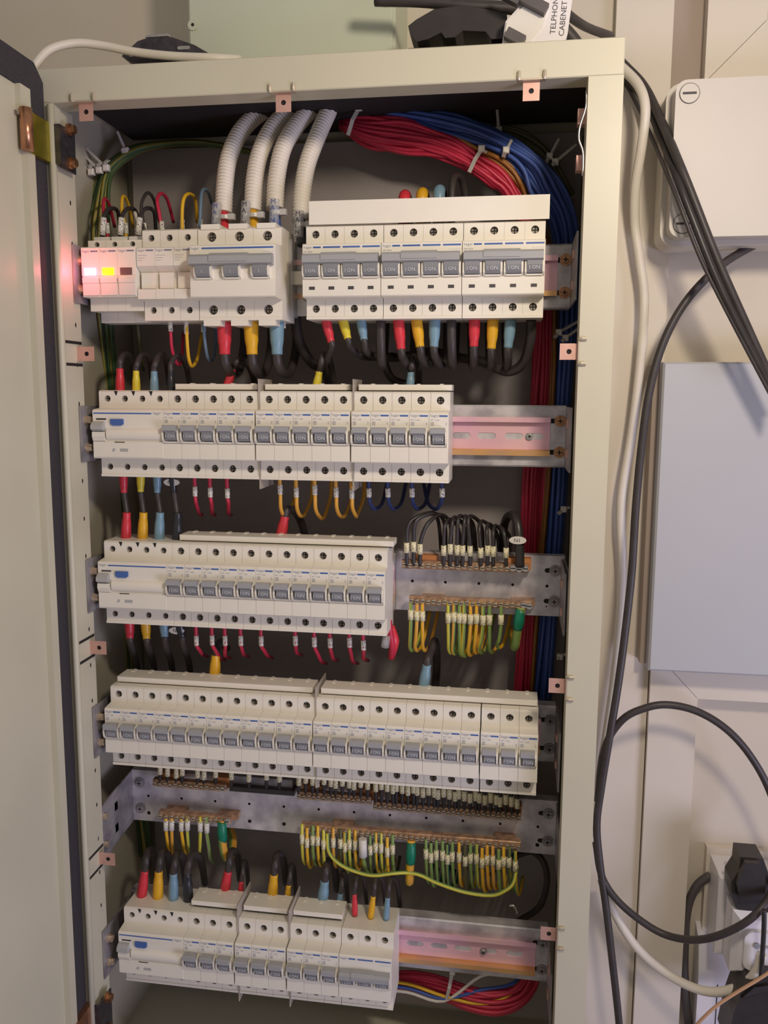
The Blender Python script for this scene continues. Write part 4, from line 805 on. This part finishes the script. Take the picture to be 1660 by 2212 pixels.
# grey wall box above the cabinet
gb = root('wall_box', -30, 120, 240, 'large pale green-grey box on the wall above the cabinet', 'box')
MB().cbox(-101, 100, -40, 50, -50, 200, 3).part('enclosure', 'box_grey', gb); MB().cbox(-99, 98, -44, -40, -48, 198, 2).part('lid', 'box_grey', gb)
for x_, z_ in ((-94, 0), (92, 10)):
    MB().cyl((x_, -44, z_), (x_, -45.2, z_), 5, 5, 16).part('lid_screw', 'box_grey', gb); MB().cyl((x_, -45.2, z_), (x_, -45.4, z_), 1.6, 1.6, 8).part('screw_recess', 'hole_dark', gb)
# junction box right of the cabinet
p0 = PX(1455, 168, 92); p1 = PX(1455, 520, 92); eb = root('junction_box', p0.x+110, 120, p1.z, 'grey-white junction box with corner screws crossed by black cables', 'junction box')
H = p0.z-p1.z
def rrect(x0, x1, z0, z1, r, n=5):
    o = []
    for cx, cz, a0 in ((x1-r, z1-r, 0), (x0+r, z1-r, 90), (x0+r, z0+r, 180), (x1-r, z0+r, 270)):
        for i in range(n+1): a_ = math.radians(a0+90*i/n); o.append((cx+r*math.cos(a_), cz+r*math.sin(a_)))
    return o
MB().poly(rrect(-112, 118, -2, H+2, 14), FRONT(0), -8, 30).part('base', 'box_white', eb); MB().poly(rrect(-107, 113, 3, H-2, 10), FRONT(0), -28, -8).part('lid', 'box_white', eb)
for x_, z_ in ((-95, H-14), (-95, 15), (101, H-14), (101, 15)):
    s_ = MB().cyl((x_, -28, z_), (x_, -29, z_), 8.4, 8.4, 24).part('lid_screw', 'box_white', eb); MB().cyl((x_, -28.2, z_), (x_, -28.6, z_), 9, 9, 24).part('screw_rim', 'dark_print', s_); MB().box(x_-6, x_+6, -29.3, -29, z_-1, z_+1).part('screw_slot', 'dark_print', s_)
# cool white panel under it
pa = PX(1434, 782, 120); pb = PX(1402, 1449, 120)
pn = root('wall_panel', pa.x+120, 130, pb.z, 'plain cool-white flat panel mounted below the junction box', 'panel')
MB().cbox(-120, 160, -10, 18, 0, pa.z-pb.z, 2).part('panel_face', 'panel_cool', pn); MB().box(-126, 160, 8, 40, 2, pa.z-pb.z-2).part('panel_shade', 'shade_taupe', pn)  # backing coloured as the panel's shadow on the wall
# socket group at the lower right
sk = root('wall_socket', 470, 150, -690, 'white surface-mounted wall socket holding a black plug', 'socket')
MB().box(-61, 100, 10, 20, -40, 94).part('back_plate', 'trim_paint', sk); MB().cbox(-57, 92, -28, 10, 0, 86, 3).part('pattress', 'socket_white', sk); MB().cbox(-58, 93, -36, -28, -1, 87, 2).part('face_plate', 'socket_white', sk)
def pxpoly(P, y, c): return [(PX(px, py, y).x-c[0], PX(px, py, y).z-c[2]) for px, py in P]
c_ = (PX(1628, 1920, 86).x, 100, PX(1628, 1990, 86).z); bp = root('black_plug', *c_, 'chunky black mains plug in the wall socket', 'plug')
MB().poly(pxpoly([(1600, 1851), (1650, 1855), (1664, 1895), (1668, 1960), (1652, 1985), (1616, 1978), (1590, 1960), (1581, 1930), (1581, 1905), (1597, 1880)], 86, c_), FRONT(0), -14, 14).part('plug_body', 'black', bp)
MB().poly(pxpoly([(1612, 1866), (1644, 1868), (1656, 1900), (1656, 1945), (1600, 1945), (1594, 1915)], 76, c_), FRONT(0), -22, -14).part('plug_grip', 'black', bp)
MB().poly(pxpoly([(1622, 1975), (1650, 1980), (1648, 1996), (1630, 1994)], 82, c_), FRONT(0), -12, 6).part('cord_boot', 'black', bp)
c_ = (PX(1640, 2110, 80).x, 80, PX(1640, 2112, 80).z); ad = root('plug_adaptor', *c_, 'white plug-in adaptor hanging below the black plug', 'adaptor')
q_ = pxpoly([(1586, 1972), (1578, 2112)], 80, c_); x0_ = q_[1][0]; hz = q_[0][1]
MB().cbox(x0_, x0_+95, 0, 32, 0, hz, 6).part('adaptor_body', 'socket_white', ad)
MB().poly(rrect(x0_+10, x0_+86, 10, hz-16, 9), FRONT(0), -5, 1).part('raised_face', 'socket_white', ad)
q_ = pxpoly([(1648, 2045)], 74, c_)[0]
MB().cyl((q_[0]-5, -5, q_[1]), (q_[0]-5, -6.5, q_[1]), 3.2, 3.2, 16).box(q_[0]-6, q_[0]+12, -6.8, -6.4, q_[1]-.9, q_[1]+.9).part('switch_mark', 'lever', ad)
cable('thin black cord dropping over the white adaptor', [(1652, 1965, 52), (1651, 2010, 52), (1648, 2060, 54), (1645, 2112, 54)], 2.3, 'black')
tk = root('cable_trunking', 420, 150, -1000, 'white plastic cable trunking below the wall socket', 'trunking')
MB().prism([(20, 0), (-8, 0), (-8, 262), (0, 300), (20, 310)], -16, 26).part('trunking_body', 'socket_white', tk); MB().box(4, 5, -8.4, -8, 0, 255).part('cover_seam', 'dark_print', tk)
c_ = (PX(1640, 2212, 56).x, 60, PX(1640, 2260, 56).z); bb = root('power_adapter', *c_, 'black power adapter lying under the white adaptor', 'adapter')
MB().poly(pxpoly([(1570, 2260), (1584, 2195), (1600, 2150), (1622, 2128), (1660, 2112), (1720, 2120), (1720, 2260)], 56, c_), FRONT(0), -4, 34).part('adapter_body', 'black', bb); MB().poly(pxpoly([(1604, 2160), (1630, 2136), (1690, 2126), (1690, 2138), (1632, 2148)], 52, c_), FRONT(0), -7, -4).part('adapter_rib', 'dark_metal', bb)
cable('thin tan cord running past the black power adapter', [(1490, 2230, 54), (1540, 2180, 48), (1590, 2145, 46), (1645, 2112, 44), (1690, 2080, 44)], 1.6, 'cord_tan')
# things lying on the cabinet roof
cable('white cable arching over the hinge corner of the cabinet roof', [(60, 175, -22), (78, 138, -20), (110, 106, -12), (165, 93, 0), (225, 99, 10), (290, 112, 18), (370, 121, 22), (460, 125, 26), (520, 128, 40)], 3.7, 'white_cable')
kb = root('metal_bracket', -136, 40, 168, 'dark stamped metal bracket lying on the cabinet roof', 'bracket')
MB().poly([(-40, 30), (-24, 42), (-8, 46), (8, 44), (30, 36), (44, 28), (44, 20), (0, 18), (-28, 22)], FRONT(0), -10, 24).part('bracket_body', 'dark_metal', kb)
MB().box(-16, 6, -11, 0, 44.5, 46.5).part('bracket_edge', 'steel', kb); MB().box(-36, 20, -4, 20, 0, 20).part('bracket_base', 'dark_metal', kb)
MB().poly(slot(-29, 31, 8, 4), FRONT(-10.4), 0, .4).poly(slot(20, 34, 12, 3), FRONT(-10.4), 0, .4).part('bracket_slot', 'steel', kb)
p = PX(466, 124, 0); MB().cyl((p.x, 2, 168), (p.x, 2, 177), 4.5, 3.6, 12).thing('roof_bolt', 'steel', 'small bright bolt head on the cabinet roof edge', 'bolt')
ic = root('black_connector', 120, 20, 168, 'black kettle-type power connector with cord on the cabinet roof', 'connector')
MB().poly([(PX(px, py, 12).x-120, PX(px, py, 12).z-168) for px, py in ((882, 56), (900, 42), (938, 20), (1000, 11), (1060, 22), (1096, 32), (1096, 84), (1062, 84), (1050, 68), (1000, 66), (984, 80), (962, 82), (954, 70), (926, 84), (902, 90), (886, 74))], FRONT(0), -8, 26).part('connector_body', 'black', ic)
MB().prism([(-4, 0), (-6, 14), (2, 20), (24, 18), (26, 0)], -30, 52).part('coiled_cord', 'black_cable', ic)
MB().tube([(-60, 6, 62), (-20, 4, 58), (20, 4, 52), (60, 6, 48), (96, 8, 36), (125, 10, 4)], 5, 10, 5).part('cord', 'black_cable', ic, True)
MB().tube([(-22, -8, 3), (20, -10, 6), (56, -8, 10)], 3.4, 8, 4).part('cord_end', 'black', ic, True)
wp = root('white_plug', 193, 5, 168, 'white three-pin plug with handwriting lying on the cabinet roof', 'plug')
pl = [(-24, -1), (-20, 26), (-2, 44), (10, 52), (34, 50), (30, 14), (26, 0)]
MB().poly(pl, FRONT(0), -10, 26).part('plug_body', 'socket_white', wp)
MB().poly([(-23, 2), (-19, 25), (6, 46), (14, 34), (10, 20), (-8, 0)], FRONT(0), -11.5, -10).part('pin_face', 'pvc', wp)
def pin(x_, z_, L, a_):
    c_, s_ = math.cos(a_), math.sin(a_); f = lambda u, v, w_: (x_+u*c_-v*s_, -11.5+w_, z_+u*s_+v*c_)
    MB().poly([(-L/2, -4), (L/2, -4), (L/2, 4), (-L/2, 4)], f, -8, 0).part('plug_pin', 'grey_cable', wp)
pin(-12, 11, 16, -.5); pin(2, 36, 24, -.5); pin(-16, 42, 16, -.5)
hw = text_mb('TELPHONE', 6.2, 20, 14, -10.2, rot=1.5); text_mb('CABENET', 6.2, 27, 12, -10.2, hw, rot=1.5); hw.part('handwriting', 'ink', wp)
cable('dark cord behind the white plug running off the roof corner', [(1214, 20, 40), (1245, 45, 60), (1275, 62, 90), (1320, 78, 130)], 4, 'black_cable')
